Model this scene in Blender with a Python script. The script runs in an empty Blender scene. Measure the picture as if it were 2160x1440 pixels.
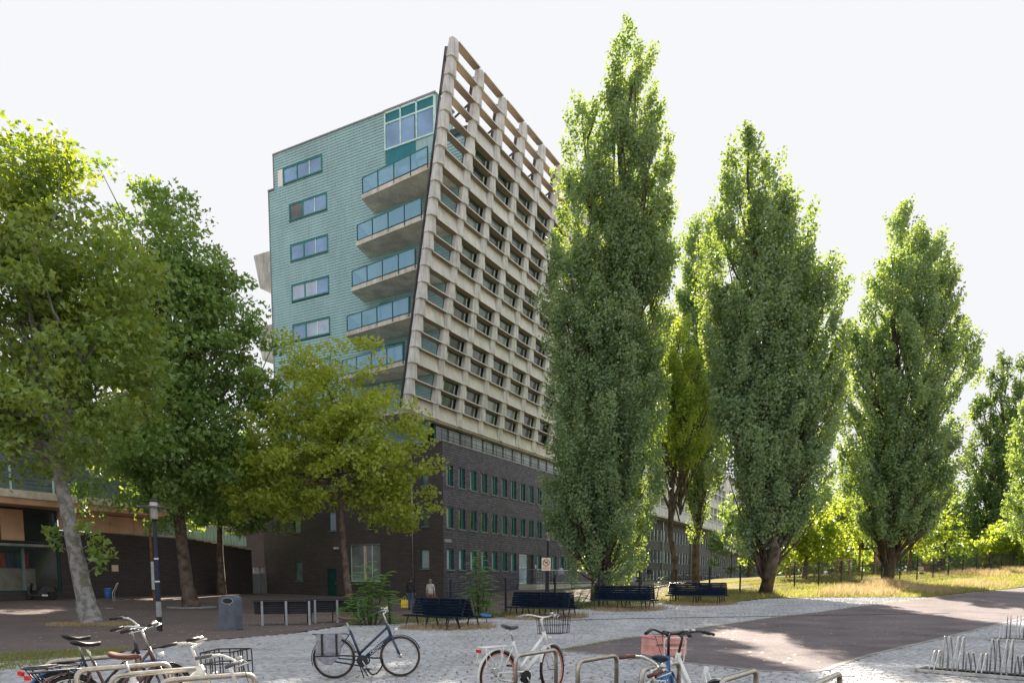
import bpy, bmesh, math, random
import numpy as np
from mathutils import Vector, Matrix, Euler
from mathutils.geometry import delaunay_2d_cdt, tessellate_polygon
R = math.radians
SC = bpy.context.scene
COL = SC.collection
# ---------------------------------------------------------------- camera
cam = bpy.data.cameras.new('camera'); CAM = bpy.data.objects.new('camera', cam); COL.objects.link(CAM)
CAM.location = (0, 0, 1.65); CAM.rotation_euler = (R(90) - math.atan(.1), 0, 0)
cam.sensor_width = 36; cam.lens = 1520 / 2160 * 36; cam.shift_y = (1224 + 152 - 720) / 2160
cam.clip_start = .1; cam.clip_end = 3000
SC.camera = CAM
# ---------------------------------------------------------------- sky and sun
SUN_DIR = Vector((.1334, 1, .667)).normalized()
EL = math.asin(SUN_DIR.z); AZ = math.atan2(SUN_DIR.x, SUN_DIR.y)
W = bpy.data.worlds.new('World'); SC.world = W; W.use_nodes = True
wn = W.node_tree.nodes; wl = W.node_tree.links
sky = wn.new('ShaderNodeTexSky'); sky.sky_type = 'NISHITA'; sky.sun_disc = False
sky.sun_elevation = EL; sky.sun_rotation = AZ
sky.air_density = 1.0; sky.dust_density = 2.2; sky.ozone_density = 1.0; sky.altitude = 10
bg = wn['Background']; bg.inputs['Strength'].default_value = .15
# gamma and a cap flatten sky radiance all round: evener fill, sky below white
gm = wn.new('ShaderNodeGamma'); gm.inputs['Gamma'].default_value = .4; wl.new(sky.outputs[0], gm.inputs['Color']); mn = wn.new('ShaderNodeVectorMath'); mn.operation = 'MINIMUM'; mn.inputs[1].default_value = (.672, .680, .698); wl.new(gm.outputs[0], mn.inputs[0]); wl.new(mn.outputs[0], bg.inputs['Color'])
sl = bpy.data.lights.new('sun', 'SUN'); SUN = bpy.data.objects.new('sun', sl); COL.objects.link(SUN)
sl.energy = 2.2; sl.angle = R(.53); sl.color = (1, .87, .70)
SUN.rotation_euler = (-SUN_DIR).to_track_quat('-Z', 'Y').to_euler(); SUN.location = (10, 30, 60)
SC.view_settings.view_transform = 'Standard'; SC.view_settings.look = 'None'
SC.view_settings.exposure = 3.2; SC.view_settings.gamma = 1; SC.view_settings.use_curve_mapping = False
SC.cycles.max_bounces = 12; SC.cycles.diffuse_bounces = 7; SC.cycles.transmission_bounces = 8; SC.cycles.transparent_max_bounces = 12
SC.cycles.use_denoising = True
# ---------------------------------------------------------------- helpers
rng = np.random.default_rng(7); random.seed(7)
def link(o, parent=None):
    COL.objects.link(o)
    if parent is not None: o.parent = parent
    return o
def tag(o, label=None, cat=None, group=None, kind=None):
    if label: o['label'] = label
    if cat: o['category'] = cat
    if group: o['group'] = group
    if kind: o['kind'] = kind
    return o
def thing(name, label, cat, loc=(0, 0, 0), rz=0, group=None):
    o = bpy.data.objects.new(name, None); link(o); o.location = loc; o.rotation_euler = (0, 0, rz)
    o.empty_display_size = .2
    return tag(o, label, cat, group)
def inst(me, name, parent=None, loc=(0, 0, 0), rot=(0, 0, 0), scale=(1, 1, 1)):
    o = bpy.data.objects.new(name, me); link(o, parent); o.location = loc; o.rotation_euler = rot; o.scale = scale
    return o
def copy_tree(o, parent=None, keep=True):
    c = o.copy(); COL.objects.link(c); c.parent = parent
    for ch in o.children: copy_tree(ch, c)
    return c
class MB:
    def __init__(s): s.v = []; s.f = []; s.m = []
    def add(s, vs, fs, mi=0):
        b = len(s.v); s.v += [tuple(p) for p in vs]; s.f += [tuple(i + b for i in f) for f in fs]; s.m += [mi] * len(fs); return s
    def hexa(s, p, mi=0):   # 8 points: bottom 0-3 ccw, top 4-7
        return s.add(p, [(3, 2, 1, 0), (4, 5, 6, 7), (0, 1, 5, 4), (1, 2, 6, 5), (2, 3, 7, 6), (3, 0, 4, 7)], mi)
    def box(s, a, b, mi=0):
        x0, y0, z0 = a; x1, y1, z1 = b
        return s.hexa([(x0, y0, z0), (x1, y0, z0), (x1, y1, z0), (x0, y1, z0), (x0, y0, z1), (x1, y0, z1), (x1, y1, z1), (x0, y1, z1)], mi)
    def obox(s, c, ax, ay, az, mi=0):   # centre, half vectors
        c, ax, ay, az = map(Vector, (c, ax, ay, az))
        q = [c - ax - ay - az, c + ax - ay - az, c + ax + ay - az, c - ax + ay - az]
        return s.hexa(q + [p + 2 * az for p in q], mi)
    def bar(s, a, b, w, h, mi=0, up=(0, 0, 1)):
        a, b = Vector(a), Vector(b); d = (b - a); l = d.length; d.normalize(); u_ = Vector(up)
        sd = d.cross(u_)
        if sd.length < 1e-4: sd = d.cross(Vector((1, 0, 0)))
        sd.normalize(); u_ = sd.cross(d)
        return s.obox((a + b) / 2, d * l / 2, sd * w / 2, u_ * h / 2, mi)
    def tube(s, pts, r, n=8, closed=False, mi=0, cap=True):
        P = [Vector(p) for p in pts]; N = len(P); rs = r if isinstance(r, (list, tuple)) else [r] * N
        b = len(s.v); prev = None
        for i in range(N):
            if closed: t = P[(i + 1) % N] - P[i - 1]
            else: t = P[min(i + 1, N - 1)] - P[max(i - 1, 0)]
            t.normalize()
            if prev is None:
                a = t.cross(Vector((0, 0, 1)))
                if a.length < .05: a = t.cross(Vector((1, 0, 0)))
            else: a = prev - t * prev.dot(t)
            a.normalize(); prev = a; c = t.cross(a)
            for k in range(n):
                g = 2 * math.pi * k / n; s.v.append(tuple(P[i] + (a * math.cos(g) + c * math.sin(g)) * rs[i]))
        for i in range(N if closed else N - 1):
            j = (i + 1) % N
            for k in range(n):
                q = (k + 1) % n; s.f.append((b + i * n + k, b + j * n + k, b + j * n + q, b + i * n + q)); s.m.append(mi)
        if cap and not closed:
            s.f.append(tuple(b + k for k in range(n))); s.f.append(tuple(b + (N - 1) * n + k for k in reversed(range(n)))); s.m += [mi, mi]
        return s
    def lathe(s, prof, n=16, c=(0, 0, 0), M=None, mi=0):
        b = len(s.v)
        for (r, z) in prof:
            for k in range(n):
                g = 2 * math.pi * k / n; p = Vector((r * math.cos(g), r * math.sin(g), z))
                if M is not None: p = M @ p
                s.v.append(tuple(p + Vector(c)))
        for i in range(len(prof) - 1):
            for k in range(n):
                q = (k + 1) % n; s.f.append((b + i * n + k, b + i * n + q, b + (i + 1) * n + q, b + (i + 1) * n + k)); s.m.append(mi)
        if prof[0][0] > 1e-4: s.f.append(tuple(b + k for k in reversed(range(n)))); s.m.append(mi)
        if prof[-1][0] > 1e-4: s.f.append(tuple(b + (len(prof) - 1) * n + k for k in range(n))); s.m.append(mi)
        return s
    def prism(s, poly, f0, f1, mi=0):   # poly list of 2d; f0,f1 map 2d->3d
        n = len(poly); b = len(s.v)
        s.v += [tuple(f0(*p)) for p in poly] + [tuple(f1(*p)) for p in poly]
        s.f += [tuple(b + i for i in reversed(range(n))), tuple(b + n + i for i in range(n))] + [(b + i, b + (i + 1) % n, b + n + (i + 1) % n, b + n + i) for i in range(n)]
        s.m += [mi] * (n + 2); return s
    def mesh(s, name, mats, smooth=False):
        me = bpy.data.meshes.new(name); me.from_pydata(s.v, [], s.f)
        for m in (mats if isinstance(mats, (list, tuple)) else [mats]): me.materials.append(m)
        if any(s.m): me.polygons.foreach_set('material_index', s.m)
        if smooth: me.polygons.foreach_set('use_smooth', [True] * len(me.polygons))
        bm = bmesh.new(); bm.from_mesh(me); bmesh.ops.recalc_face_normals(bm, faces=bm.faces); bm.to_mesh(me); bm.free()
        me.update(); return me
    def build(s, name, mats, parent=None, smooth=False, loc=(0, 0, 0), rot=(0, 0, 0)):
        return inst(s.mesh(name, mats, smooth), name, parent, loc, rot)
def arc(c, r, a0, a1, n, ax=(1, 0, 0), ay=(0, 0, 1)):
    c, ax, ay = Vector(c), Vector(ax), Vector(ay)
    return [c + ax * r * math.cos(a0 + (a1 - a0) * i / n) + ay * r * math.sin(a0 + (a1 - a0) * i / n) for i in range(n + 1)]
def rounded(pts, rad, n=4):   # polyline with rounded corners
    P = [Vector(p) for p in pts]; out = [P[0]]
    for i in range(1, len(P) - 1):
        a, b, c = P[i - 1], P[i], P[i + 1]; r = min(rad, (a - b).length * .49, (c - b).length * .49)
        p0 = b + (a - b).normalized() * r; p1 = b + (c - b).normalized() * r
        for k in range(n + 1):
            t = k / n; out.append((1 - t) ** 2 * p0 + 2 * t * (1 - t) * b + t * t * p1)
    return out + [P[-1]]
# ---------------------------------------------------------------- materials
def nodes(name):
    m = bpy.data.materials.new(name); m.use_nodes = True; nt = m.node_tree
    return m, nt, nt.nodes['Principled BSDF']
def nd(nt, t, **k):
    n = nt.nodes.new(t)
    for a, b in k.items():
        if a.startswith('i_'): n.inputs[a[2:].replace('_', ' ')].default_value = b
        else: setattr(n, a, b)
    return n
FILL_LIFT = 1.24   # brightens swatches, so colour stands in for fill light the capped sky lacks
def _b(c): return tuple(min(.84, v * FILL_LIFT) for v in c)
def pm(name, col, rough=.6, var=.18, scale=3., bump=0., metal=0., col2=None, streak=0, ior=1.45, coord='world', bscale=None, thr=(.35, .65)):
    """plain procedural surface: two-scale noise tone variation, optional vertical streaks and bump"""
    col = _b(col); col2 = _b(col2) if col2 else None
    m, nt, p = nodes(name); L = nt.links
    p.inputs['Roughness'].default_value = rough; p.inputs['Metallic'].default_value = metal; p.inputs['IOR'].default_value = ior
    if coord == 'world': pos = nd(nt, 'ShaderNodeNewGeometry').outputs['Position']
    else: pos = nd(nt, 'ShaderNodeTexCoord').outputs['Object']
    n1 = nd(nt, 'ShaderNodeTexNoise', i_Scale=scale, i_Detail=6., i_Roughness=.6); L.new(pos, n1.inputs['Vector'])
    c2 = col2 or tuple(c * (1 - 2 * var) for c in col); c1 = col if col2 else tuple(min(1, c * (1 + var)) for c in col)
    rp = nd(nt, 'ShaderNodeValToRGB'); e = rp.color_ramp.elements
    e[0].position, e[1].position = thr; e[0].color = (*c2, 1); e[1].color = (*c1, 1)
    L.new(n1.outputs['Fac'], rp.inputs['Fac']); out = rp.outputs['Color']
    if streak:
        mp = nd(nt, 'ShaderNodeMapping'); mp.inputs['Scale'].default_value = (6, 6, .35); L.new(pos, mp.inputs['Vector'])
        n2 = nd(nt, 'ShaderNodeTexNoise', i_Scale=1.3, i_Detail=4.); L.new(mp.outputs[0], n2.inputs['Vector'])
        r2 = nd(nt, 'ShaderNodeValToRGB'); r2.color_ramp.elements[0].position = .45; r2.color_ramp.elements[1].position = .75
        r2.color_ramp.elements[0].color = (1, 1, 1, 1); r2.color_ramp.elements[1].color = (1 - streak,) * 3 + (1,)
        L.new(n2.outputs['Fac'], r2.inputs['Fac'])
        mx = nd(nt, 'ShaderNodeMixRGB', blend_type='MULTIPLY', i_Fac=1.); L.new(out, mx.inputs[1]); L.new(r2.outputs[0], mx.inputs[2]); out = mx.outputs[0]
    L.new(out, p.inputs['Base Color'])
    rr = nd(nt, 'ShaderNodeMapRange'); rr.inputs['To Min'].default_value = max(.02, rough - .12); rr.inputs['To Max'].default_value = min(1, rough + .12)
    L.new(n1.outputs['Fac'], rr.inputs['Value']); L.new(rr.outputs[0], p.inputs['Roughness'])
    if bump:
        n3 = nd(nt, 'ShaderNodeTexNoise', i_Scale=bscale or scale * 8, i_Detail=5.); L.new(pos, n3.inputs['Vector'])
        b = nd(nt, 'ShaderNodeBump', i_Strength=bump, i_Distance=.02); L.new(n3.outputs['Fac'], b.inputs['Height']); L.new(b.outputs[0], p.inputs['Normal'])
    return m
M = {}
M['concrete'] = pm('pale_concrete', (.60, .595, .59), .8, .07, .8, .15, streak=.22, bscale=30)
M['concrete_rib'] = pm('weathered_concrete', (.575, .575, .59), .85, .10, 1.4, .25, streak=.35, bscale=24)
M['slab'] = pm('balcony_concrete', (.55, .52, .48), .85, .14, .9, .2, streak=.3)
M['rear_concrete'] = pm('stained_concrete', (.44, .43, .41), .85, .15, .9, .2, streak=.4)
M['steel_dark'] = pm('dark_steel', (.045, .04, .045), .5, .2, 4, metal=.3)
M['siding'] = pm('mint_siding', (.265, .42, .455), .5, .06, .5, 0, streak=.16)
M['siding_back'] = pm('siding_shadow_gap', (.13, .24, .25), .7, .1, 1)
M['siding_grey'] = pm('grey_siding', (.13, .17, .18), .6, .15, 1)
M['teal'] = pm('teal_frame', (.008, .17, .16), .4, .15, 4)
M['teal_dark'] = pm('dark_teal_frame', (.006, .06, .06), .4, .15, 4)
M['teal_panel'] = pm('petrol_panel', (.004, .15, .20), .4, .1, 1)
M['mint'] = pm('mint_frame', (.48, .76, .66), .45, .1, 3)
M['alu'] = pm('pale_window_frame', (.62, .66, .66), .4, .1, 3)
M['coping'] = pm('roof_edge', (.22, .22, .24), .5, .1, 2)
M['coping_light'] = pm('pale_coping', (.62, .55, .47), .7, .15, 2)
M['tan'] = pm('tan_panel', (.74, .46, .31), .6, .12, .8)
M['tan_soffit'] = pm('tan_soffit', (.55, .34, .23), .7, .1, .8)
M['galv'] = pm('galvanised_steel', (.50, .50, .50), .35, .15, 9, metal=.85)
M['stainless'] = pm('brushed_steel', (.42, .39, .35), .34, .1, 14, metal=.9)
M['galv_paint'] = pm('galvanised_grey', (.33, .35, .38), .5, .12, 6, metal=.4)
M['black'] = pm('black_plastic', (.018, .018, .02), .45, .2, 9)
M['black_metal'] = pm('black_metal', (.02, .021, .026), .4, .2, 9)
M['rubber'] = pm('tyre_rubber', (.022, .021, .021), .75, .25, 20)
M['rubber_brown'] = pm('brown_tyre', (.055, .036, .032), .75, .2, 20)
M['navy'] = pm('navy_frame_paint', (.018, .04, .085), .3, .15, 8)
M['white_paint'] = pm('white_frame_paint', (.72, .74, .70), .3, .08, 8)
M['cream_paint'] = pm('cream_frame_paint', (.68, .66, .60), .35, .08, 8)
M['brown_paint'] = pm('brown_frame_paint', (.09, .05, .05), .35, .15, 8)
M['blue_paint'] = pm('blue_paint', (.03, .13, .35), .35, .15, 8)
M['salmon'] = pm('salmon_rim', (.72, .22, .15), .4, .1, 8)
M['crate_pink'] = pm('pink_plastic', (.80, .36, .33), .45, .1, 6)
M['leather'] = pm('brown_leather', (.12, .05, .035), .5, .25, 20)
M['red'] = pm('red_reflector', (.70, .02, .02), .25, .1, 8)
M['lens'] = pm('clear_lens', (.75, .76, .76), .15, .05, 8)
M['pannier'] = pm('grey_pannier_cloth', (.28, .28, .33), .9, .15, 14, .3)
M['bench'] = pm('navy_bench_paint', (.007, .018, .040), .33, .35, 7, .1)
M['bench_leg'] = pm('black_bench_iron', (.012, .014, .02), .5, .3, 8)
M['bench_brown'] = pm('dark_bench_slats', (.018, .02, .028), .5, .25, 7)
M['bin'] = pm('grey_bin_paint', (.10, .12, .155), .45, .14, 3)
M['lamp_blue'] = pm('dark_blue_post', (.012, .018, .045), .45, .2, 6)
M['lamp_grey'] = pm('grey_post_band', (.30, .31, .33), .5, .15, 6)
M['wood'] = pm('weathered_wood', (.30, .20, .13), .8, .25, 5, .2)
M['wood_brown'] = pm('brown_pole', (.20, .105, .06), .6, .2, 5)
M['yellow'] = pm('yellow_banner', (.78, .52, .04), .6, .08, 3)
M['banner_white'] = pm('pale_banner', (.60, .66, .72), .6, .08, 3)
M['fence'] = pm('dark_fence_post', (.012, .016, .022), .45, .2, 6)
M['ink'] = pm('print_ink', (.02, .02, .022), .5, .05, 3)
M['print_red'] = pm('print_red', (.45, .05, .03), .5, .05, 3)
M['print_white'] = pm('print_white', (.80, .80, .78), .5, .04, 3)
M['sign'] = pm('cream_sign_face', (.72, .58, .46), .5, .06, 3)
M['skin'] = pm('skin', (.42, .24, .17), .6, .1, 9)
M['hair_dark'] = pm('dark_hair', (.02, .015, .012), .6, .2, 20)
M['hair_grey'] = pm('greying_hair', (.16, .12, .09), .6, .2, 20)
M['cloth_black'] = pm('black_cloth', (.02, .02, .026), .9, .2, 9)
M['cloth_jeans'] = pm('blue_jeans', (.06, .11, .22), .9, .2, 9)
M['cloth_rust'] = pm('rust_trousers', (.22, .09, .07), .9, .2, 9)
M['cloth_paleblue'] = pm('pale_blue_shirt', (.40, .50, .66), .9, .15, 9)
M['cloth_blue'] = pm('mid_blue_shirt', (.06, .12, .26), .9, .2, 9)
M['cloth_grey'] = pm('grey_cloth', (.12, .12, .13), .9, .2, 9)
M['bag_yellow'] = pm('yellow_bag', (.80, .50, .03), .6, .1, 6)
M['bag_mixed'] = pm('green_red_bag', (.10, .42, .14), .6, .1, 9, col2=(.55, .05, .05))
M['blind'] = pm('window_blind', (.45, .52, .58), .8, .12, 1.5)
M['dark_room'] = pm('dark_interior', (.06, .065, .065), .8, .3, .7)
M['interior'] = pm('shop_interior', (.28, .30, .26), .8, .4, 1.1)
M['orange'] = pm('orange_door', (.42, .16, .06), .6, .1, 2)
def glass(name, base, rough=.03, ior=1.75, var=.2):
    m = pm(name, base, rough, var, .25, ior=ior); return m
M['pane_blue'] = glass('painted_sky_pane', (.19, .32, .53), ior=1.5)  # blue of the reflected sky is painted into the base colour
M['pane_pale'] = glass('pane_with_blind', (.35, .43, .56), ior=1.5)
M['pane_dark'] = glass('dark_pane', (.085, .095, .10), ior=1.6, var=.5)
M['pane_grey'] = glass('grey_pane', (.26, .30, .31), ior=1.6, var=.3)
M['pane_green'] = glass('painted_greenery_pane', (.085, .12, .105), ior=1.7, var=.6)  # base colour carries a painted reflection of green trees
def clear_glass(name, tint, alpha, rough=.02):
    m, nt, p = nodes(name); L = nt.links
    p.inputs['Base Color'].default_value = (*tint, 1); p.inputs['Roughness'].default_value = rough; p.inputs['IOR'].default_value = 1.6
    n = nd(nt, 'ShaderNodeTexNoise', i_Scale=.6); r = nd(nt, 'ShaderNodeMapRange'); r.inputs['To Min'].default_value = alpha - .08; r.inputs['To Max'].default_value = alpha + .08
    L.new(n.outputs['Fac'], r.inputs['Value']); L.new(r.outputs[0], p.inputs['Alpha']); return m
M['balc_glass'] = clear_glass('aqua_balcony_glass', (.25, .52, .74), .48)
M['lamp_glass'] = clear_glass('lantern_glass', (.70, .68, .62), .6, .15)
M['shop_glass'] = clear_glass('shop_glass', (.09, .12, .12), .22)
def perforated():
    m, nt, p = nodes('perforated_soffit'); L = nt.links; p.inputs['Roughness'].default_value = .8
    tc = nd(nt, 'ShaderNodeTexCoord'); sx = nd(nt, 'ShaderNodeSeparateXYZ'); L.new(tc.outputs['Object'], sx.inputs[0])
    def mth(op, a, b=None):
        n = nd(nt, 'ShaderNodeMath', operation=op)
        for i, q in enumerate((a, b)):
            if q is None: continue
            if isinstance(q, (int, float)): n.inputs[i].default_value = q
            else: L.new(q, n.inputs[i])
        return n.outputs[0]
    cx = mth('DIVIDE', sx.outputs['X'], .17); cy = mth('DIVIDE', sx.outputs['Y'], .13)
    row = mth('MODULO', mth('FLOOR', cy), 2.); row = mth('ABSOLUTE', row)
    fx = mth('SUBTRACT', mth('FRACT', mth('ADD', cx, mth('MULTIPLY', row, .5))), .5); fy = mth('SUBTRACT', mth('FRACT', cy), .5)
    d = mth('SQRT', mth('ADD', mth('MULTIPLY', fx, fx), mth('MULTIPLY', fy, fy)))
    k = mth('LESS_THAN', d, .27)
    n1 = nd(nt, 'ShaderNodeTexNoise', i_Scale=.9); L.new(nd(nt, 'ShaderNodeNewGeometry').outputs['Position'], n1.inputs['Vector'])
    r = nd(nt, 'ShaderNodeValToRGB'); r.color_ramp.elements[0].color = (.26, .195, .14, 1); r.color_ramp.elements[1].color = (.40, .31, .23, 1); L.new(n1.outputs['Fac'], r.inputs['Fac'])
    mx = nd(nt, 'ShaderNodeMixRGB'); L.new(k, mx.inputs[0]); L.new(r.outputs[0], mx.inputs[1]); mx.inputs[2].default_value = (.02, .017, .015, 1)
    L.new(mx.outputs[0], p.inputs['Base Color']); return m
M['perf'] = perforated()
def brick_mat(name, c1, c2, mortar, bw, bh, bump=.6, spark=0., axis='wall'):
    """brickwork; texture runs along the wall by using local x+y as the horizontal"""
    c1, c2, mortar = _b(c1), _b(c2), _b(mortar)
    m, nt, p = nodes(name); L = nt.links; p.inputs['Roughness'].default_value = .55 if axis == 'wall' else .95; p.inputs['Specular IOR Level'].default_value = .5 if axis == 'wall' else .05
    tc = nd(nt, 'ShaderNodeTexCoord'); s = nd(nt, 'ShaderNodeSeparateXYZ'); L.new(tc.outputs['Object'], s.inputs[0])
    cb = nd(nt, 'ShaderNodeCombineXYZ')
    if axis == 'wall':
        a = nd(nt, 'ShaderNodeMath', operation='ADD'); L.new(s.outputs['X'], a.inputs[0]); L.new(s.outputs['Y'], a.inputs[1])
        L.new(a.outputs[0], cb.inputs[0]); L.new(s.outputs['Z'], cb.inputs[1])
    else:
        L.new(s.outputs['X'], cb.inputs[0]); L.new(s.outputs['Y'], cb.inputs[1])
    br = nd(nt, 'ShaderNodeTexBrick', i_Scale=1., i_Brick_Width=bw, i_Row_Height=bh, i_Mortar_Size=bh * .14, i_Bias=-.1)
    br.inputs['Color1'].default_value = (*c1, 1); br.inputs['Color2'].default_value = (*c2, 1); br.inputs['Mortar'].default_value = (*mortar, 1)
    L.new(cb.outputs[0], br.inputs['Vector'])
    nz = nd(nt, 'ShaderNodeTexNoise', i_Scale=.35, i_Detail=4.); L.new(tc.outputs['Object'], nz.inputs['Vector'])
    rp = nd(nt, 'ShaderNodeValToRGB'); rp.color_ramp.elements[0].color = (.65, .65, .68, 1); rp.color_ramp.elements[1].color = (1.25, 1.2, 1.15, 1); L.new(nz.outputs['Fac'], rp.inputs[0])
    mx = nd(nt, 'ShaderNodeMixRGB', blend_type='MULTIPLY', i_Fac=1.); L.new(br.outputs['Color'], mx.inputs[1]); L.new(rp.outputs[0], mx.inputs[2])
    L.new(mx.outputs[0], p.inputs['Base Color'])
    b = nd(nt, 'ShaderNodeBump', i_Strength=bump, i_Distance=.03, invert=True); L.new(br.outputs['Fac'], b.inputs['Height']); L.new(b.outputs[0], p.inputs['Normal'])
    return m
M['brick_front'] = brick_mat('glazed_dark_brick', (.056, .055, .092), (.122, .122, .186), (.028, .028, .044), .34, .17, 1.)
M['brick_side'] = brick_mat('dark_brown_brick', (.070, .061, .058), (.095, .084, .080), (.036, .032, .03), .42, .13, .7)
M['brick_pav'] = brick_mat('brown_black_brick', (.058, .047, .052), (.082, .066, .072), (.03, .025, .028), .42, .11, .6)
M['brick_far'] = brick_mat('far_dark_brick', (.062, .062, .078), (.08, .08, .10), (.04, .04, .05), .42, .12, .4)
M['plaza'] = brick_mat('dark_paver', (.135, .115, .114), (.17, .146, .144), (.10, .085, .084), .22, .09, .4, axis='floor')
M['hoops'] = M['stainless']
# leaves: reflect and let sunlight through
def leaf_mat(name, c1, c2, t1, t2, mix=.42):
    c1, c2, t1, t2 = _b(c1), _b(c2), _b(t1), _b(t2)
    m = bpy.data.materials.new(name); m.use_nodes = True; nt = m.node_tree; L = nt.links
    for n in list(nt.nodes): nt.nodes.remove(n)
    g = nd(nt, 'ShaderNodeNewGeometry'); out = nd(nt, 'ShaderNodeOutputMaterial')
    nz = nd(nt, 'ShaderNodeTexNoise', i_Scale=.55, i_Detail=2.); L.new(g.outputs['Position'], nz.inputs['Vector'])
    ad = nd(nt, 'ShaderNodeMath', operation='MULTIPLY_ADD'); L.new(g.outputs['Random Per Island'], ad.inputs[0]); ad.inputs[1].default_value = .6; 
    sb = nd(nt, 'ShaderNodeMath', operation='MULTIPLY_ADD'); L.new(nz.outputs['Fac'], sb.inputs[0]); sb.inputs[1].default_value = 1.2; sb.inputs[2].default_value = -.4; L.new(sb.outputs[0], ad.inputs[2])
    def ramp(a, b):
        r = nd(nt, 'ShaderNodeValToRGB'); r.color_ramp.elements[0].color = (*a, 1); r.color_ramp.elements[1].color = (*b, 1); L.new(ad.outputs[0], r.inputs[0]); return r.outputs[0]
    df = nd(nt, 'ShaderNodeBsdfPrincipled', i_Roughness=.48); L.new(ramp(c1, c2), df.inputs['Base Color'])
    tr = nd(nt, 'ShaderNodeBsdfTranslucent'); L.new(ramp(t1, t2), tr.inputs['Color'])
    mx = nd(nt, 'ShaderNodeMixShader', i_Fac=mix); L.new(df.outputs[0], mx.inputs[1]); L.new(tr.outputs[0], mx.inputs[2]); L.new(mx.outputs[0], out.inputs[0])
    return m
M['leaf_poplar'] = leaf_mat('poplar_leaf', (.120, .22, .122), (.265, .37, .245), (.22, .33, .03), (.40, .46, .06), .40)
M['leaf_plane'] = leaf_mat('plane_leaf', (.12, .225, .065), (.25, .355, .105), (.18, .29, .015), (.45, .44, .03), .43)
M['leaf_plane_dark'] = leaf_mat('dark_plane_leaf', (.125, .255, .085), (.25, .375, .13), (.13, .25, .02), (.34, .38, .03), .42)
M['leaf_young'] = leaf_mat('young_plane_leaf', (.22, .31, .05), (.36, .45, .09), (.30, .38, .015), (.52, .50, .03), .44)
M['leaf_bright'] = leaf_mat('bright_leaf', (.10, .19, .035), (.20, .29, .07), (.30, .42, .03), (.52, .55, .06), .45)
M['leaf_dark'] = leaf_mat('dark_leaf', (0.044, 0.105, 0.052), (0.105, 0.184, 0.079), (0.108, 0.203, 0.020), (0.270, 0.338, 0.027), .3)
M['leaf_ail'] = leaf_mat('feathery_leaf', (0.079, 0.228, 0.035), (0.175, 0.367, 0.079), (0.216, 0.432, 0.016), (0.405, 0.567, 0.027), .35)
M['grass_blade'] = leaf_mat('grass_blade', (.11, .14, .04), (.23, .23, .09), (.26, .30, .05), (.48, .44, .14), .4)
M['grass_dry'] = leaf_mat('dry_grass_blade', (.26, .19, .11), (.42, .34, .21), (.38, .28, .13), (.56, .46, .26), .35)
M['bark_plane'] = pm('mottled_plane_bark', (.25, .245, .25), .85, .25, 5., .8, col2=(.13, .13, .105), bscale=16, thr=(.42, .56))
M['bark'] = pm('brown_bark', (.12, .09, .07), .9, .3, 3, .7, bscale=18)
M['bark_dark'] = pm('dark_poplar_bark', (.085, .066, .052), .9, .35, 3, .8, bscale=14)
# ================================================================ TERRAIN
CTL = np.array([[-2.07, 12.5, 0.0], [-2.99, 11.7, -0.0], [-2.88, 25.0, -0.02], [1.16, 29.3, 0.08], [4.91, 32.5, 0.31], [9.04, 35.3, 0.43], [3.8, 34.4, 0.57], [12.98, 41.5, 0.89], [17.55, 45.0, 1.18], [22.0, 48.4, 1.3], [26.48, 51.9, 1.48], [30.91, 55.3, 1.76], [35.43, 58.8, 1.96], [39.82, 62.2, 2.38], [-15.74, 27.0, 0.02], [-11.54, 23.5, 0.0], [-9.38, 24.0, 0.01], [-17.74, 40.0, 0.13], [-21.5, 54.0, 0.66], [-13.82, 55.0, 0.47], [-4.76, 50.0, 0.41], [0.0, 59.0, 0.92], [-7.08, 51.4, 0.37], [-27.41, 43.5, 0.57], [-19.78, 58.0, 0.63], [3.62, 65.0, 0.89], [17.71, 92.0, 1.53], [33.0, 120.0, 1.49], [35.39, 50.0, 1.13], [18.48, 26.0, 0.31], [-40.0, 20.0, 0.0], [-45.0, 45.0, 0.6], [-60.0, 80.0, 1.0], [0.0, 3.0, 0.0], [-20.0, 5.0, 0.0], [15.0, 5.0, 0.0], [12.0, 12.0, 0.02], [40.0, 20.0, 0.8], [60.0, 40.0, 1.9], [80.0, 80.0, 2.8], [30.0, 100.0, 1.9], [60.0, 120.0, 2.5], [-60.0, 120.0, 1.5], [0.0, 140.0, 1.6], [100.0, 140.0, 2.6], [-2.0, 40.0, 0.08]])
def _fit():
    P = CTL[:, :2] / 20; N = len(P); d = np.linalg.norm(P[:, None] - P[None], axis=2)
    K = np.where(d > 0, d * d * np.log(d + 1e-9), 0) + np.eye(N) * .08; Q = np.hstack([np.ones((N, 1)), P])
    A = np.block([[K, Q], [Q.T, np.zeros((3, 3))]]); return np.linalg.solve(A, np.concatenate([CTL[:, 2], np.zeros(3)]))
TW = _fit()
def TZ(X, Y):
    X = np.atleast_1d(np.asarray(X, float)); Y = np.atleast_1d(np.asarray(Y, float)); sh = X.shape; out = []
    P = np.stack([np.clip(X.ravel(), -60, 100), np.clip(Y.ravel(), 3, 140)], 1) / 20
    for i in range(0, len(P), 4000):
        p = P[i:i + 4000]; d = np.linalg.norm(p[:, None] - CTL[None, :, :2] / 20, axis=2)
        out.append(np.where(d > 0, d * d * np.log(d + 1e-9), 0) @ TW[:-3] + TW[-3] + p @ TW[-2:])
    return np.concatenate(out).reshape(sh)
def tz(x, y): return float(TZ(x, y)[0])
def gp(x, y, dz=0.): return (x, y, tz(x, y) + dz)
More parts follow.
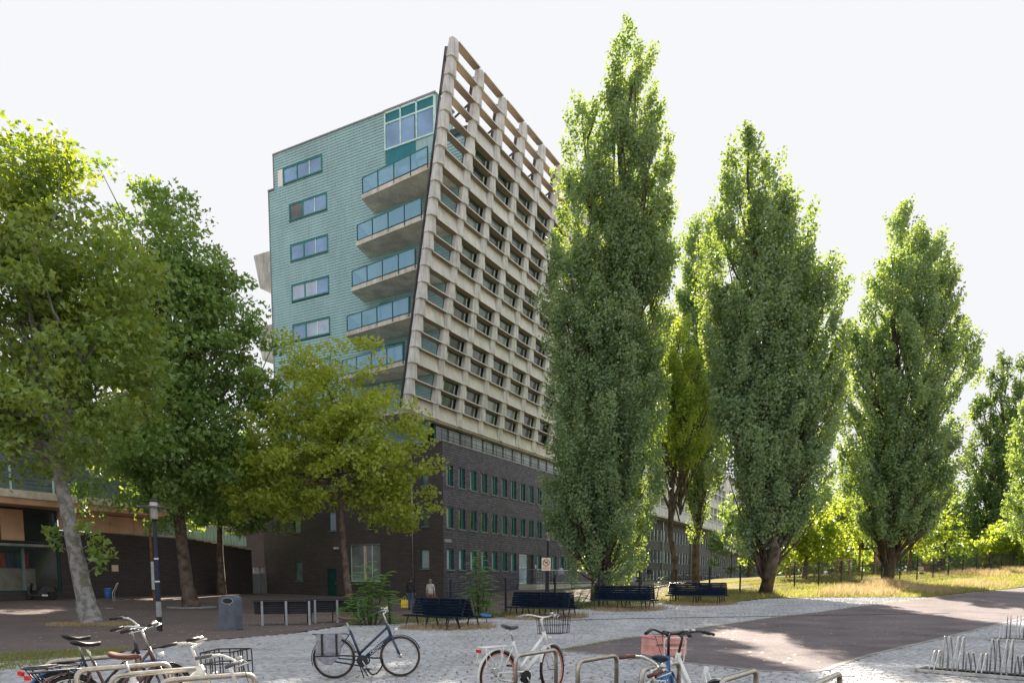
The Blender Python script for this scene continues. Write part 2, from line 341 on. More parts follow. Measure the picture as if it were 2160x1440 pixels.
def inside(poly, X, Y):
    X = np.asarray(X); Y = np.asarray(Y); c = np.zeros(X.shape, bool); n = len(poly)
    for i in range(n):
        x0, y0 = poly[i]; x1, y1 = poly[(i + 1) % n]
        if y0 == y1: continue
        k = ((y0 > Y) != (y1 > Y)) & (X < (x1 - x0) * (Y - y0) / (y1 - y0) + x0); c ^= k
    return c
def sheet(name, poly, off, step, mat, parent=None):
    b = []
    for i in range(len(poly)):
        a = np.array(poly[i]); c = np.array(poly[(i + 1) % len(poly)]); k = max(1, int(np.linalg.norm(c - a) / (step * (1.5 if np.linalg.norm(c-a) < 60 else 4))))
        b += [tuple(a + (c - a) * t / k) for t in range(k)]
    P = np.array(poly); gx, gy = np.meshgrid(np.arange(P[:, 0].min(), P[:, 0].max(), step), np.arange(P[:, 1].min(), P[:, 1].max(), step))
    gx, gy = gx.ravel(), gy.ravel(); k = inside(poly, gx, gy); pts = b + list(zip(gx[k], gy[k])); n = len(b)
    vs, es, fs, *_ = delaunay_2d_cdt([Vector(p) for p in pts], [(i, (i + 1) % n) for i in range(n)], [], 1, 1e-5)
    V = np.array([(v.x, v.y) for v in vs]); z = TZ(V[:, 0], V[:, 1]) + off
    me = bpy.data.meshes.new(name); me.from_pydata([(x, y, q) for (x, y), q in zip(V, z)], [], [tuple(f) for f in fs]); me.materials.append(mat)
    bm = bmesh.new(); bm.from_mesh(me); bmesh.ops.recalc_face_normals(bm, faces=bm.faces)
    if sum(f.normal.z for f in bm.faces) < 0: bmesh.ops.reverse_faces(bm, faces=bm.faces)
    for f in bm.faces: f.smooth = True
    bm.to_mesh(me); bm.free()
    o = inst(me, name, parent); return o
def ground_mat(name, c1, c2, c3, s1, s2, rough=.9, bump=.4, bs=60, spec=.06):
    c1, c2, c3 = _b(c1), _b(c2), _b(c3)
    m, nt, p = nodes(name); L = nt.links; p.inputs['Roughness'].default_value = rough; p.inputs['Specular IOR Level'].default_value = spec
    pos = nd(nt, 'ShaderNodeNewGeometry').outputs['Position']
    a = nd(nt, 'ShaderNodeTexNoise', i_Scale=s1, i_Detail=5.); b = nd(nt, 'ShaderNodeTexNoise', i_Scale=s2, i_Detail=3.)
    L.new(pos, a.inputs[0]); L.new(pos, b.inputs[0])
    r = nd(nt, 'ShaderNodeValToRGB'); e = r.color_ramp.elements; e[0].position = .36; e[1].position = .64; e[0].color = (*c1, 1); e[1].color = (*c2, 1); L.new(a.outputs['Fac'], r.inputs[0])
    st = nd(nt, 'ShaderNodeTexNoise', i_Scale=.55, i_Detail=7., i_Roughness=.65); L.new(pos, st.inputs[0]); sr = nd(nt, 'ShaderNodeValToRGB'); sr.color_ramp.elements[0].position = .33; sr.color_ramp.elements[1].position = .60; sr.color_ramp.elements[0].color = (.76, .75, .73, 1); sr.color_ramp.elements[1].color = (1.04, 1.04, 1.05, 1); L.new(st.outputs['Fac'], sr.inputs[0])
    q = nd(nt, 'ShaderNodeValToRGB'); e = q.color_ramp.elements; e[0].position = .55; e[1].position = .72; e[0].color = (0, 0, 0, 1); e[1].color = (1, 1, 1, 1); L.new(b.outputs['Fac'], q.inputs[0])
    mx = nd(nt, 'ShaderNodeMixRGB'); L.new(q.outputs[0], mx.inputs[0]); L.new(r.outputs[0], mx.inputs[1]); mx.inputs[2].default_value = (*c3, 1); mz = nd(nt, 'ShaderNodeMixRGB', blend_type='MULTIPLY', i_Fac=1.); L.new(mx.outputs[0], mz.inputs[1]); L.new(sr.outputs[0], mz.inputs[2]); L.new(mz.outputs[0], p.inputs['Base Color'])
    n3 = nd(nt, 'ShaderNodeTexNoise', i_Scale=bs, i_Detail=3.); L.new(pos, n3.inputs[0])
    bp = nd(nt, 'ShaderNodeBump', i_Strength=bump, i_Distance=.02); L.new(n3.outputs['Fac'], bp.inputs['Height']); L.new(bp.outputs[0], p.inputs['Normal'])
    return m
M['soil'] = ground_mat('dry_soil', (.10, .08, .055), (.17, .13, .085), (.07, .075, .03), .6, 2.)
M['sett_bed'] = ground_mat('sett_joints', (.085, .085, .085), (.13, .13, .125), (.08, .10, .045), 3., .8)
M['sett'] = ground_mat('granite_sett', (.33, .343, .368), (.44, .455, .48), (.26, .27, .29), 4.2, 9., .8, .28, 70)
M['asphalt'] = ground_mat('worn_asphalt', (.135, .120, .131), (.17, .152, .164), (.20, .182, .19), .5, 120., .85, .7, 160)
M['grass'] = ground_mat('dry_lawn', (.115, .115, .03), (.20, .165, .065), (.27, .20, .09), .35, 1.3, .95, .8, 40)
FD = (2.227, 1.72)                                                # fence direction per panel
def fpost(k): return (17.55 + FD[0] * k, 45 + FD[1] * k)
ROAD = [(1.14, 16.95), (2.28, 15.66), (3.58, 14.22), (4.51, 13.1), (5.19, 12.82), (5.75, 13.2), (6.24, 13.86), (7.7, 15.6), (9.37, 17.3), (13.6, 21.4), (18.4, 25.9), (33, 39.5), (55, 60), (66, 74), (48, 60.5), (34.2, 48.4), (27.6, 42.3), (21.0, 36.4), (15, 31.7), (9.65, 27.15), (6.2, 23.6), (3.54, 20.62), (2.2, 18.7)]
BACK = [(-4.9, 27.3), (-.8, 30.3), (4.2, 34.2), (7.4, 36.6), (9.66, 35.2), (13.4, 37.9), (17, 37.7), (21.4, 37.1)]
SETTS = [(-12, 4), (24, 4), (40, 22), (60, 44), (75, 75)] + [(66, 74.2), (48, 60.8), (34.2, 48.6), (27.6, 42.5)] + BACK[::-1] + [(-6.13, 27), (-6.86, 22.62), (-8.45, 19.69), (-8.75, 16.97), (-10.27, 14.35), (-14, 9)]
PLAZA = [(-14.2, 9), (-10.4, 14.4), (-8.88, 17), (-8.58, 19.75), (-7, 22.7), (-6.25, 27.1), (-4.95, 27.5), (-.8, 30.5), (4.2, 34.4), (6.2, 36.2), (7.4, 41), (10, 52), (14, 62), (22, 80), (52, 140), (-90, 140), (-90, 3), (-25, 3)]
GRASS = [(7.5, 36.8), (9.7, 35.5), (13.4, 38.1), (17, 37.9), (21.4, 37.3), (27.5, 42.8), (34.1, 48.9), (47.9, 61.1), (66, 74.6), (120, 120), (120, 150), (53, 140), (23, 80), (15, 62), (11, 52), (8.2, 41)]
def base_ground():
    xs = np.concatenate([np.arange(-900, -70, 60), np.arange(-70, 110, 2.5), np.arange(110, 950, 60)]); ys = np.concatenate([np.arange(-300, -10, 60), np.arange(-10, 150, 2.5), np.arange(150, 1600, 90)])
    gx, gy = np.meshgrid(xs, ys); z = TZ(gx, gy) - .07; nx = len(xs)
    f = [(j * nx + i, j * nx + i + 1, (j + 1) * nx + i + 1, (j + 1) * nx + i) for j in range(len(ys) - 1) for i in range(nx - 1)]
    me = bpy.data.meshes.new('ground'); me.from_pydata(list(zip(gx.ravel(), gy.ravel(), z.ravel())), [], f); me.materials.append(M['soil'])
    tag(inst(me, 'ground'), kind='structure')
base_ground()
tag(sheet('plaza', PLAZA, .012, 1.6, M['plaza']), kind='structure')
PAVE = tag(sheet('sett_pavement', SETTS, 0., 1.2, M['sett_bed']), kind='structure')
tag(sheet('asphalt_path', ROAD, .030, 1.0, M['asphalt']), kind='structure')
def edging():
    c = np.array(ROAD); n = len(c); m = MB(); nxt = np.roll(c, -1, 0); e = nxt - c; e = e / np.linalg.norm(e, axis=1, keepdims=True); area = np.sum(c[:, 0] * nxt[:, 1] - nxt[:, 0] * c[:, 1]); nr = np.stack([e[:, 1], -e[:, 0]], 1) * (1 if area > 0 else -1); vn = nr + np.roll(nr, 1, 0); vn = vn / np.linalg.norm(vn, axis=1, keepdims=True)
    for i in range(n):
        j = (i + 1) % n; L = np.linalg.norm(nxt[i] - c[i]); k = max(1, int(L / .9))
        for q in range(k):
            a, b = q / k, (q + 1) / k; pa, pb = c[i] + (c[j] - c[i]) * a, c[i] + (c[j] - c[i]) * b; va, vb = vn[i] * (1 - a) + vn[j] * a, vn[i] * (1 - b) + vn[j] * b
            P = [gp(*(pa - va * .01), .036), gp(*(pb - vb * .01), .036), gp(*(pb + vb * .11), .036), gp(*(pa + va * .11), .036)]
            if pa[1] < 50: m.hexa([(x, y, z - .05) for x, y, z in P] + P)
    tag(m.build('path_edging', M['edge_stone']), kind='structure')
M['edge_stone'] = ground_mat('edge_stone', (.24, .235, .225), (.31, .305, .295), (.18, .185, .15), 2., 5., .9, .3, 60)
edging()
tag(sheet('lawn', GRASS, .016, 1.6, M['grass']), kind='structure')
# ---- granite setts: the 300 that show largest are single pieces, the others one stuff part
def setts():
    X = []; Y = []; A = []; B = []; y = 10.6; j = 0
    while y < 37:
        d = .122 + .012 * rng.random(); half = .735 * y + .4; x = -half + rng.random() * .2
        n = int(2 * half / .145); l = .15 + .08 * rng.random(n); xs = x + np.cumsum(l + .018) - l / 2; k = xs < half
        X.append(xs[k]); Y.append(y + .07 * xs[k] + .006 * rng.standard_normal(k.sum())); A.append(l[k]); B.append(np.full(k.sum(), d)); y += d + .022; j += 1
    X, Y, A, B = map(np.concatenate, (X, Y, A, B))
    sub = [SETTS, ROAD]
    k = inside(SETTS, X, Y) & ~inside([(a, b) for a, b in ROAD], X, Y) & (Y > 10.6)
    for dx, dy in ((.08, 0), (-.08, 0), (0, .06), (0, -.06)): k &= ~inside(ROAD, X + dx, Y + dy) & inside(SETTS, X + dx, Y + dy)
    X, Y, A, B = X[k], Y[k], A[k], B[k]; Z = TZ(X, Y) + .024 + .003 * rng.standard_normal(len(X))
    o = np.argsort(Y); X, Y, Z, A, B = X[o], Y[o], Z[o], A[o], B[o]
    vis = np.where(np.abs(X) < .70 * Y)[0][:300]; rest = np.setdiff1d(np.arange(len(X)), vis)
    def block(rr):
        q = []
        for sx, sy, z, i in [(-1, -1, 0, 1), (1, -1, 0, 1), (1, 1, 0, 1), (-1, 1, 0, 1), (-1, -1, 1, .86), (1, -1, 1, .86), (1, 1, 1, .86), (-1, 1, 1, .86)]:
            q.append((sx * .5 * i, sy * .5 * (i if i == 1 else .8), -.06 if z == 0 else 0))
        q = np.array(q)
        q[4:, :2] += rr.normal(0, .03, (4, 2)); q[4:, 2] += rr.normal(0, .0014, 4); return q
    F = [(4, 5, 6, 7), (0, 1, 5, 4), (1, 2, 6, 5), (2, 3, 7, 6), (3, 0, 4, 7)]
    ms = []
    for i in range(8):
        me = bpy.data.meshes.new('sett'); me.from_pydata([tuple(p) for p in block(rng)], [], F); me.materials.append(M['sett']); ms.append(me)
    for c, i in enumerate(vis): inst(ms[c % 8], 'sett', PAVE, (X[i], Y[i], Z[i]), (0, 0, .035 + .02 * rng.standard_normal()), (A[i], B[i], 1))
    T = np.stack([block(rng) for _ in range(24)]); V = T[rng.integers(0, 24, len(rest))].copy()
    V[:, :, 0] = V[:, :, 0] * A[rest, None] + X[rest, None]; V[:, :, 1] = V[:, :, 1] * B[rest, None] + Y[rest, None] + .03 * (V[:, :, 0] - X[rest, None]); V[:, :, 2] += Z[rest, None]
    fs = (np.array(F)[None] + 8 * np.arange(len(rest))[:, None, None]).reshape(-1, 4)
    tag(raw_mesh('setts', V.reshape(-1, 3), fs, M['sett'], PAVE), kind='stuff')
def raw_mesh(name, V, F, mats, parent=None, mi=None):
    me = bpy.data.meshes.new(name); n = len(F); k = F.shape[1]
    me.vertices.add(len(V)); me.vertices.foreach_set('co', np.ascontiguousarray(V, np.float32).ravel())
    me.loops.add(n * k); me.loops.foreach_set('vertex_index', np.ascontiguousarray(F, np.int32).ravel())
    me.polygons.add(n); me.polygons.foreach_set('loop_start', np.arange(0, n * k, k, dtype=np.int32))
    for m in (mats if isinstance(mats, (list, tuple)) else [mats]): me.materials.append(m)
    if mi is not None: me.polygons.foreach_set('material_index', np.ascontiguousarray(mi, np.int32))
    me.update(calc_edges=True); return inst(me, name, parent)
setts()
# ================================================================ BUILDINGS
TC = (-4.708, 50.0, 0); TR = R(61.6)
def facade(mp, u0, u1, z0, z1, holes, depth, mb=None):
    """wall face with recessed openings; mp(u, d, z) -> local point, d inward"""
    mb = mb or MB(); us = sorted({u0, u1, *[h[0] for h in holes], *[h[1] for h in holes]}); zs = sorted({z0, z1, *[h[2] for h in holes], *[h[3] for h in holes]})
    us = [a for a in us if u0 <= a <= u1]; zs = [a for a in zs if z0 <= a <= z1]
    for a, b in zip(us, us[1:]):
        for c, d in zip(zs, zs[1:]):
            mu, mz = (a + b) / 2, (c + d) / 2
            if any(h[0] < mu < h[1] and h[2] < mz < h[3] for h in holes): continue
            mb.add([mp(a, 0, c), mp(b, 0, c), mp(b, 0, d), mp(a, 0, d)], [(0, 1, 2, 3)])
    for a, b, c, d in holes:
        q = [(a, c), (b, c), (b, d), (a, d)]
        for (p, r), (s_, t) in zip(q, q[1:] + q[:1]): mb.add([mp(p, 0, r), mp(s_, 0, t), mp(s_, depth, t), mp(p, depth, r)], [(0, 1, 2, 3)])
    return mb
FRT = lambda u, d, z: (u, d, z)          # right-hand facade, local y = 0
SID = lambda s, d, z: (d, s, z)          # left-hand facade, local x = 0
def bx(mp, a, b, mb=None, mi=0):
    p, q = mp(*a), mp(*b); mb = mb or MB()
    return mb.box([min(i, j) for i, j in zip(p, q)], [max(i, j) for i, j in zip(p, q)], mi)
TOWER = thing('apartment_tower', 'tall block with mint siding, leaning concrete screen and dark brick base', 'building', TC, TR)
ZT, RH = 33.654, .9528; SL = 4.4168 / 24
ys = lambda z: 1.275 - SL * (z - 12)
zr = lambda r: ZT - RH * r
xr = lambda i: -2.663 + 2.995 * i
NB = 9
PLANTS = []
def tower():
    T = TOWER
    # --- brick base, front and side
    fh = []
    for r, (a, b) in enumerate(((8.17, 9.59), (5.29, 6.72), (2.41, 3.85))):
        for k in range(16):
            if r == 2 and k > 6 and k not in (9, 11, 12, 13): continue
            fh.append((.40 + 1.56 * k, 1.27 + 1.56 * k, a, b))
    extra = [(11.13, 12.58, 1.36, 3.82), (12.75, 13.75, 1.36, 3.82)]
    fw = facade(FRT, 0, 26, -.3, 11.05, fh + extra, .22)
    fw.build('front_brick_wall', M['brick_front'], T)
    sh = [(1.17, 1.77, 5.4, 6.75), (1.17, 1.77, 8.2, 9.62), (1.2, 1.93, 2.48, 3.86), (9.7, 10.6, .46, 2.54), (13.1, 13.86, 1.65, 3.12), (5.48, 8.3, 1.6, 4.32), (9.6, 10.3, 5.35, 6.8), (5.9, 6.6, 5.35, 6.8), (9.6, 10.3, 8.2, 9.62), (13.2, 13.9, 5.35, 6.8), (5.9, 6.6, 8.2, 9.62)]
    facade(SID, 0, 16.9, -.3, 11.0, sh, .2).build('side_brick_wall', M['brick_side'], T)
    MB().box((26.0, .0, -.3), (26.3, 16.9, 11.0)).box((.25, .22, 10.95), (26, 16.6, 11.05)).box((.0, 16.9, -.3), (26.3, 17.2, 11.0)).build('base_core', M['brick_side'], T)
    MB().box((-.04, -.04, 11.052), (26.1, .30, 11.14)).box((-.04, .30, 11.002), (.30, 17.0, 11.09)).build('parapet_coping', M['coping'], T)
    # front windows: teal opening leaf on the right, pane on the left, sill
    fr = MB().box((0, .10, 0), (.05, .2, 1.42)).box((.82, .10, 0), (.87, .2, 1.42)).box((.05, .10, 0), (.82, .2, .06)).box((.05, .10, 1.36), (.82, .2, 1.42)).box((.50, .085, .06), (.56, .19, 1.36)).mesh('window', M['teal'])
    pn = {k: MB().box((.05, .15, .06), (.50, .17, 1.36)).mesh('pane', M[k]) for k in ('pane_dark', 'pane_green', 'pane_grey', 'pane_pale')}
    lf = MB().box((.56, .105, .06), (.82, .16, 1.36)).mesh('opening_leaf', M['teal_dark'])
    si = MB().box((-.05, -.07, -.06), (.92, .10, -.002)).mesh('sill', M['coping'])
    for n, (a, b, c, d) in enumerate(fh):
        w = inst(fr, 'window', T, (a, 0, c)); kind = random.choice(('pane_dark', 'pane_dark', 'pane_green', 'pane_grey')) if c > 5 else random.choice(('pane_pale', 'pane_grey', 'pane_pale'))
        inst(pn[kind], 'pane', w); inst(lf, 'opening_leaf', w); inst(si, 'sill', w)
    d = MB().box((11.13, .06, 1.36), (11.23, .2, 3.82)).box((12.48, .06, 1.36), (12.58, .2, 3.82)).box((11.23, .06, 3.72), (12.48, .2, 3.82)).box((11.23, .06, 1.36), (12.48, .2, 1.5)).build('entrance_door', M['mint'], T)
    bx(FRT, (11.23, .12, 1.5), (12.48, .15, 3.72)).build('pane', M['pane_pale'], d); bx(FRT, (11.35, .105, 2.7), (11.6, .118, 2.8)).build('door_notice', M['print_white'], d); bx(FRT, (11.95, .105, 2.7), (12.2, .118, 2.8)).build('door_notice', M['print_white'], d)
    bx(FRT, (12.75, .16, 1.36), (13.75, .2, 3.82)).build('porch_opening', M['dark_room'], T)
    bx(FRT, (14.0, -.06, 2.7), (14.2, -.004, 3.0)).build('bell_panel', M['lens'], T)
    # side openings
    def sidewin(a, b, c, d, pane, frame='teal', mull=None):
        f = MB(); t = .06
        bx(SID, (a, .08, c), (a + t, .18, d), f); bx(SID, (b - t, .08, c), (b, .18, d), f); bx(SID, (a + t, .08, c), (b - t, .18, c + t), f); bx(SID, (a + t, .08, d - t), (b - t, .18, d), f)
        for m_ in mull or []: bx(SID, (m_ - .03, .075, c + t), (m_ + .03, .17, d - t), f)
        w = f.build('window', M[frame], T); bx(SID, (a + t, .12, c + t), (b - t, .14, d - t)).build('pane', M[pane], w)
        bx(SID, (a - .04, -.06, c - .05), (b + .04, .08, c - .002)).build('sill', M['coping'], w); return w
    for h, pn_ in zip([sh[0], sh[1], sh[2], sh[4], sh[6], sh[7], sh[8], sh[9], sh[10]], ['pane_dark', 'pane_dark', 'pane_grey', 'pane_grey', 'pane_pale', 'pane_dark', 'pane_green', 'pane_grey', 'pane_dark']): sidewin(*h, pn_)
    w = sidewin(5.48, 8.3, 1.6, 4.32, 'pane_grey', 'mint', [6.3, 7.0])
    bx(SID, (6.85, .09, 1.7), (7.1, .118, 4.2)).build('curtain', M['tan'], w)
    dr = bx(SID, (9.7, .12, .3), (10.6, .17, 2.54)).build('side_door', M['teal_dark'], T); bx(SID, (9.82, .06, 1.4), (9.86, .118, 1.55)).build('handle', M['galv'], dr)
    MB().tube([(-.07, 2.54, .2), (-.07, 2.54, 11.9)], .055, 8).build('downpipe', M['galv'], T, True)
    MB().box((-.28, 9.4, 4.0), (-.003, 9.65, 4.15)).build('wall_lamp', M['lens'], T)
    bx(FRT, (.12, -.035, 4.3), (.95, -.003, 4.52)).build('street_name_plate', M['lamp_grey'], T)
    # --- recessed glazed storey between brick and screen, and its railing
    g = MB().box((.9, 1.3, 11.06), (26, 1.5, 12.75)).build('recessed_storey', M['teal_dark'], T)
    for k in range(15): MB().box((1.1 + 1.62 * k, 1.27, 11.2), (2.45 + 1.62 * k, 1.296, 12.6)).build('recess_pane', M[random.choice(['pane_dark', 'pane_grey', 'pane_green'])], T)
    rl = MB()
    for z in (11.3, 11.5, 11.85): rl.tube([(0, .1, z), (26, .1, z)], .022, 5)
    for k in range(18): rl.tube([(.05 + 1.5 * k, .1, 11.12), (.05 + 1.5 * k, .1, 11.85)], .02, 5)
    rl.build('terrace_railing', M['steel_dark'], T)
    # --- tower core behind the screen (leans with it)
    o = .12
    def leanbox(x0, x1, z0, z1, oy, back):
        return MB().hexa([(x0, ys(z0) + oy, z0), (x1, ys(z0) + oy, z0), (x1, back, z0), (x0, back, z0), (x0, ys(z1) + oy, z1), (x1, ys(z1) + oy, z1), (x1, back, z1), (x0, back, z1)])
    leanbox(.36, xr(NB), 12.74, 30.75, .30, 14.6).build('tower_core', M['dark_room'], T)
    leanbox(-2.6, xr(NB), 12.52, 12.70, -.30, 5.).build('screen_soffit', M['slab'], T)
    MB().box((.36, 15.35, 11.1), (22, 14.62, 30.6)).build('back_wall', M['siding'], T)
    # --- concrete screen
    S0 = [(-.34, 0), (-.34, .35), (.03, .50), (.33, .45), (.33, 0)]; S1 = [(-.28, 0), (-.28, .24), (.0, .34), (.28, .30), (.28, 0)]
    def ribmesh(h, flip=1):
        m = MB(); lo = [(x, -.18 * 0 - d, -.05) for x, d in S0]; hi = [(x, -d - SL * h, h) for x, d in S1]
        m.add(lo + hi, [(4, 3, 2, 1, 0), (5, 6, 7, 8, 9)] + [(i, (i + 1) % 5, 5 + (i + 1) % 5, 5 + i) for i in range(5)]); return m
    rib = ribmesh(RH).mesh('concrete_rib', M['concrete_rib'])
    sm = MB(); x0, x1 = .27, 2.73
    sm.add([(x0, .12, -.05), (x1, .12, -.05), (x1, -.37, -.05), (x0, -.37, -.05), (x0, .12, .02), (x1, .12, .02), (x1, -.37, .02), (x0, -.37, .02)], [(0, 1, 2, 3)], 1)
    sm.f += [(4, 5, 6, 7), (0, 1, 5, 4), (1, 2, 6, 5), (2, 3, 7, 6), (3, 0, 4, 7)]; sm.m += [0] * 5
    shelf = sm.mesh('perforated_shelf', [M['concrete'], M['perf']])
    h = RH
    panel = MB().hexa([(x0 + .0, -.35, .021), (x1 + .05, -.35, .021), (x1 + .05, -.22, .021), (x0 - .05, -.22, .021), (x0 - .05, -.05 - SL * h, h - .051), (x1 + .05, -.05 - SL * h, h - .051), (x1 + .05, .08 - SL * h, h - .051), (x0 - .05, .08 - SL * h, h - .051)]).mesh('concrete_panel', M['concrete'])
    for i in range(NB + 1):
        for r in range(22): inst(rib, 'concrete_rib', T, (xr(i), ys(zr(r + 1)), zr(r + 1)))
    def lw(a, b, c, d, y0=.10, y1=.16):  # leaning thin box in row coordinates
        return [(a, y0 - SL * c, c), (b, y0 - SL * c, c), (b, y1 - SL * c, c), (a, y1 - SL * c, c), (a, y0 - SL * d, d), (b, y0 - SL * d, d), (b, y1 - SL * d, d), (a, y1 - SL * d, d)]
    wf = MB(); a, b, c, d = .32, 2.68, .03, h - .06
    for q in ((a, a + .09, c, d), (b - .12, b, c, d), (a + .09, b - .12, c, c + .07), (a + .09, b - .12, d - .08, d)): wf.hexa(lw(*q))
    wfm = wf.mesh('screen_window', M['teal_dark'])
    mul = MB().hexa(lw(.98, 1.06, .10, h - .14, .08, .14)).mesh('mullion', M['alu']); mul2 = MB().hexa(lw(2.40, 2.47, .10, h - .14, .08, .14)).mesh('mullion', M['alu'])
    sp = {k: MB().hexa(lw(.41, 2.56, .10, h - .14, .14, .15)).mesh('pane', M[k]) for k in ('pane_dark', 'pane_green', 'pane_grey')}
    for i in range(NB):
        for r in range(-1, 22):
            z = zr(r + 1); inst(shelf, 'perforated_shelf', T, (xr(i), ys(z), z))
            if r < 0: continue
            solid = (r + 1) % 3 == 1 and (r + 1 >= 7 or (i > 0 and r + 1 == 4))
            if solid: inst(panel, 'concrete_panel', T, (xr(i), ys(z), z))
            elif r >= 4 and i > 0:
                w = inst(wfm, 'screen_window', T, (xr(i), ys(z), z)); inst(sp[random.choice(['pane_dark', 'pane_green', 'pane_green', 'pane_grey']) if i < 5 else 'pane_dark'], 'pane', w)
                if i < 6: inst(mul, 'mullion', w); inst(mul2, 'mullion', w)
    # dark steel behind the open top rows and along the screen's free edge
    for i in range(NB + 1):
        MB().bar((xr(i), ys(30.9) + .30, 30.9), (xr(i), ys(33.4) + .30, 33.4), .16, .2).build('steel_post', M['steel_dark'], T)
    for i in range(NB):
        for r in (.65, 2.55):
            z = zr(r); MB().bar((xr(i) + .09, ys(z) + .3, z), (xr(i + 1) - .09, ys(z) + .3, z), .14, .2).build('steel_beam', M['steel_dark'], T)
        if i: MB().bar((xr(i), ys(31.9) + .42, 31.9), (xr(i), ys(31.9) + 2.6, 30.9), .09, .09).build('steel_strut', M['steel_dark'], T)
    MB().bar((xr(0) - .30, ys(12.8) + .14, 12.8), (xr(0) - .30, ys(33.2) + .14, 33.2), .10, .10).build('edge_channel', M['steel_dark'], T)
    # --- siding facade: boards one by one
    zb = 11.10; pit = .19
    ed = lambda z: ys(z) + .06 if z < 30 else .31
    wins = [(9.7, 13.4, 28.12 - 2.857 * k, 29.30 - 2.857 * k) for k in range(6)] + [(10.07, 13.9, 30.80, 31.93), (13.96, 14.42, 30.78, 31.93)]
    bay = (.31, 4.42, 29.70, 33.0)
    fl = [26.98 - 2.858 * k for k in range(5)]
    doors = [(ys(z) + 2.4, ys(z) + 5.0, z + .30, z + 2.45) for z in fl]
    pol = [(ed(11.1), 11.06), (15.4, 11.06), (15.4, 30.68), (14.83, 30.70), (14.83, 33.1), (.31, 33.1), (.31, 30.0), (ys(30) + .06, 30.0)]
    MB().prism(pol, lambda y, z: (.03, y, z), lambda y, z: (.30, y, z)).build('siding_backing', M['siding_back'], T)
    bm = MB().hexa([(-.030, 0, 0), (.028, 0, 0), (.028, 1, 0), (-.030, 1, 0), (-.008, 0, .172), (.028, 0, .172), (.028, 1, .172), (-.008, 1, .172)]).mesh('siding_board', M['siding'])
    z = zb
    while z < 33.0:
        a, b = ed(z + .1), (15.4 if z < 30.55 else 14.83); cuts = sorted((p, q) for p, q, c, d in wins + [bay] + doors if c < z + .1 < d); segs = []
        for p, q in cuts:
            if p > a: segs.append((a, p))
            a = max(a, q)
        if b > a: segs.append((a, b))
        for p, q in segs: inst(bm, 'siding_board', T, (0, p, z), (0, 0, 0), (1, q - p, 1))
        z += pit
    MB().box((.05, .35, 30.76), (2.2, 4.5, 33.1)).box((.05, 4.6, 30.76), (9, 14.8, 33.1)).build('penthouse', M['siding'], T)
    MB().box((-.08, .28, 33.102), (2.3, 4.5, 33.22)).box((-.08, 4.502, 33.102), (9.1, 14.9, 33.19)).box((-.08, 14.832, 30.702), (2, 15.48, 30.80)).build('roof_edge', M['coping'], T)
    MB().box((-.06, 15.402, 11.1), (.3, 15.47, 30.7)).box((-.06, 14.832, 30.81), (.3, 14.89, 33.1)).build('corner_trim', M['coping'], T)
    # siding windows: teal frame, opening leaf, two fixed panes
    for n, (a, b, c, d) in enumerate(wins[:-1]):
        f = MB(); t = .10
        for q in ((a, a + t, c, d), (b - t, b, c, d), (a + t, b - t, c, c + t), (a + t, b - t, d - t, d)): bx(SID, (q[0], -.05, q[2]), (q[1], .029, q[3]), f)
        w = f.build('siding_window', M['teal'], T); e = a + (b - a) * .62; e2 = a + (b - a) * .32
        bx(SID, (e, -.045, c + t), (e + .1, .028, d - t)).build('leaf_frame', M['teal'], w); bx(SID, (e2 - .03, -.04, c + t), (e2 + .03, .028, d - t)).build('mullion', M['alu'], w)
        for p, q, mk in ((a + t, e2 - .03, ['pane_blue', 'pane_blue', 'pane_blue', 'pane_pale', 'pane_blue', 'pane_blue', 'pane_blue'][n]), (e2 + .03, e, ['pane_blue', 'pane_blue', 'pane_pale', 'pane_pale', 'pane_pale', 'pane_blue', 'pane_blue'][n]), (e + .1, b - t, ['pane_dark', 'pane_blue', 'pane_pale', 'pane_blue', 'pane_blue', 'pane_dark', 'pane_blue'][n])):
            bx(SID, (p, -.012, c + t), (q, .0, d - t)).build('pane', M[mk], w)
        bx(SID, (a, -.085, c - .05), (b, .029, c - .002)).build('sill', M['teal_dark'], w)
    w = wins[-1]; bx(SID, (w[0], -.035, w[2]), (w[1], .0, w[3])).build('corner_light', M['print_white'], T)
    # mint bay at the top
    b = MB()
    for y in (.31, 1.72, 3.02, 4.32): bx(SID, (y, -.12, 30.62), (y + .10, .029, 32.95), b)
    for z in (30.62, 32.25, 32.93):
        for p, q in ((.41, 1.72), (1.82, 3.02), (3.12, 4.32)): bx(SID, (p, -.115, z), (q, .029, z + .10), b)
    bay_o = b.build('glazed_bay', M['mint'], T)
    for p, q in ((.41, 1.72), (1.82, 3.02), (3.12, 4.32)):
        bx(SID, (p, -.05, 32.35), (q, -.02, 32.93)).build('spandrel_panel', M['teal_panel'], bay_o); bx(SID, (p, -.05, 30.72), (q, -.02, 32.25)).build('pane', M['pane_blue'], bay_o)
    bx(SID, (1.82, -.10, 30.75), (1.92, -.052, 32.2)).build('open_sash', M['teal_dark'], bay_o)
    bx(SID, (1.9, -.045, 29.5), (4.3, .027, 30.60)).build('spandrel_panel', M['teal_panel'], T); bx(SID, (.31, -.04, 29.5), (1.88, .026, 30.60)).build('mint_panel', M['siding'], T)
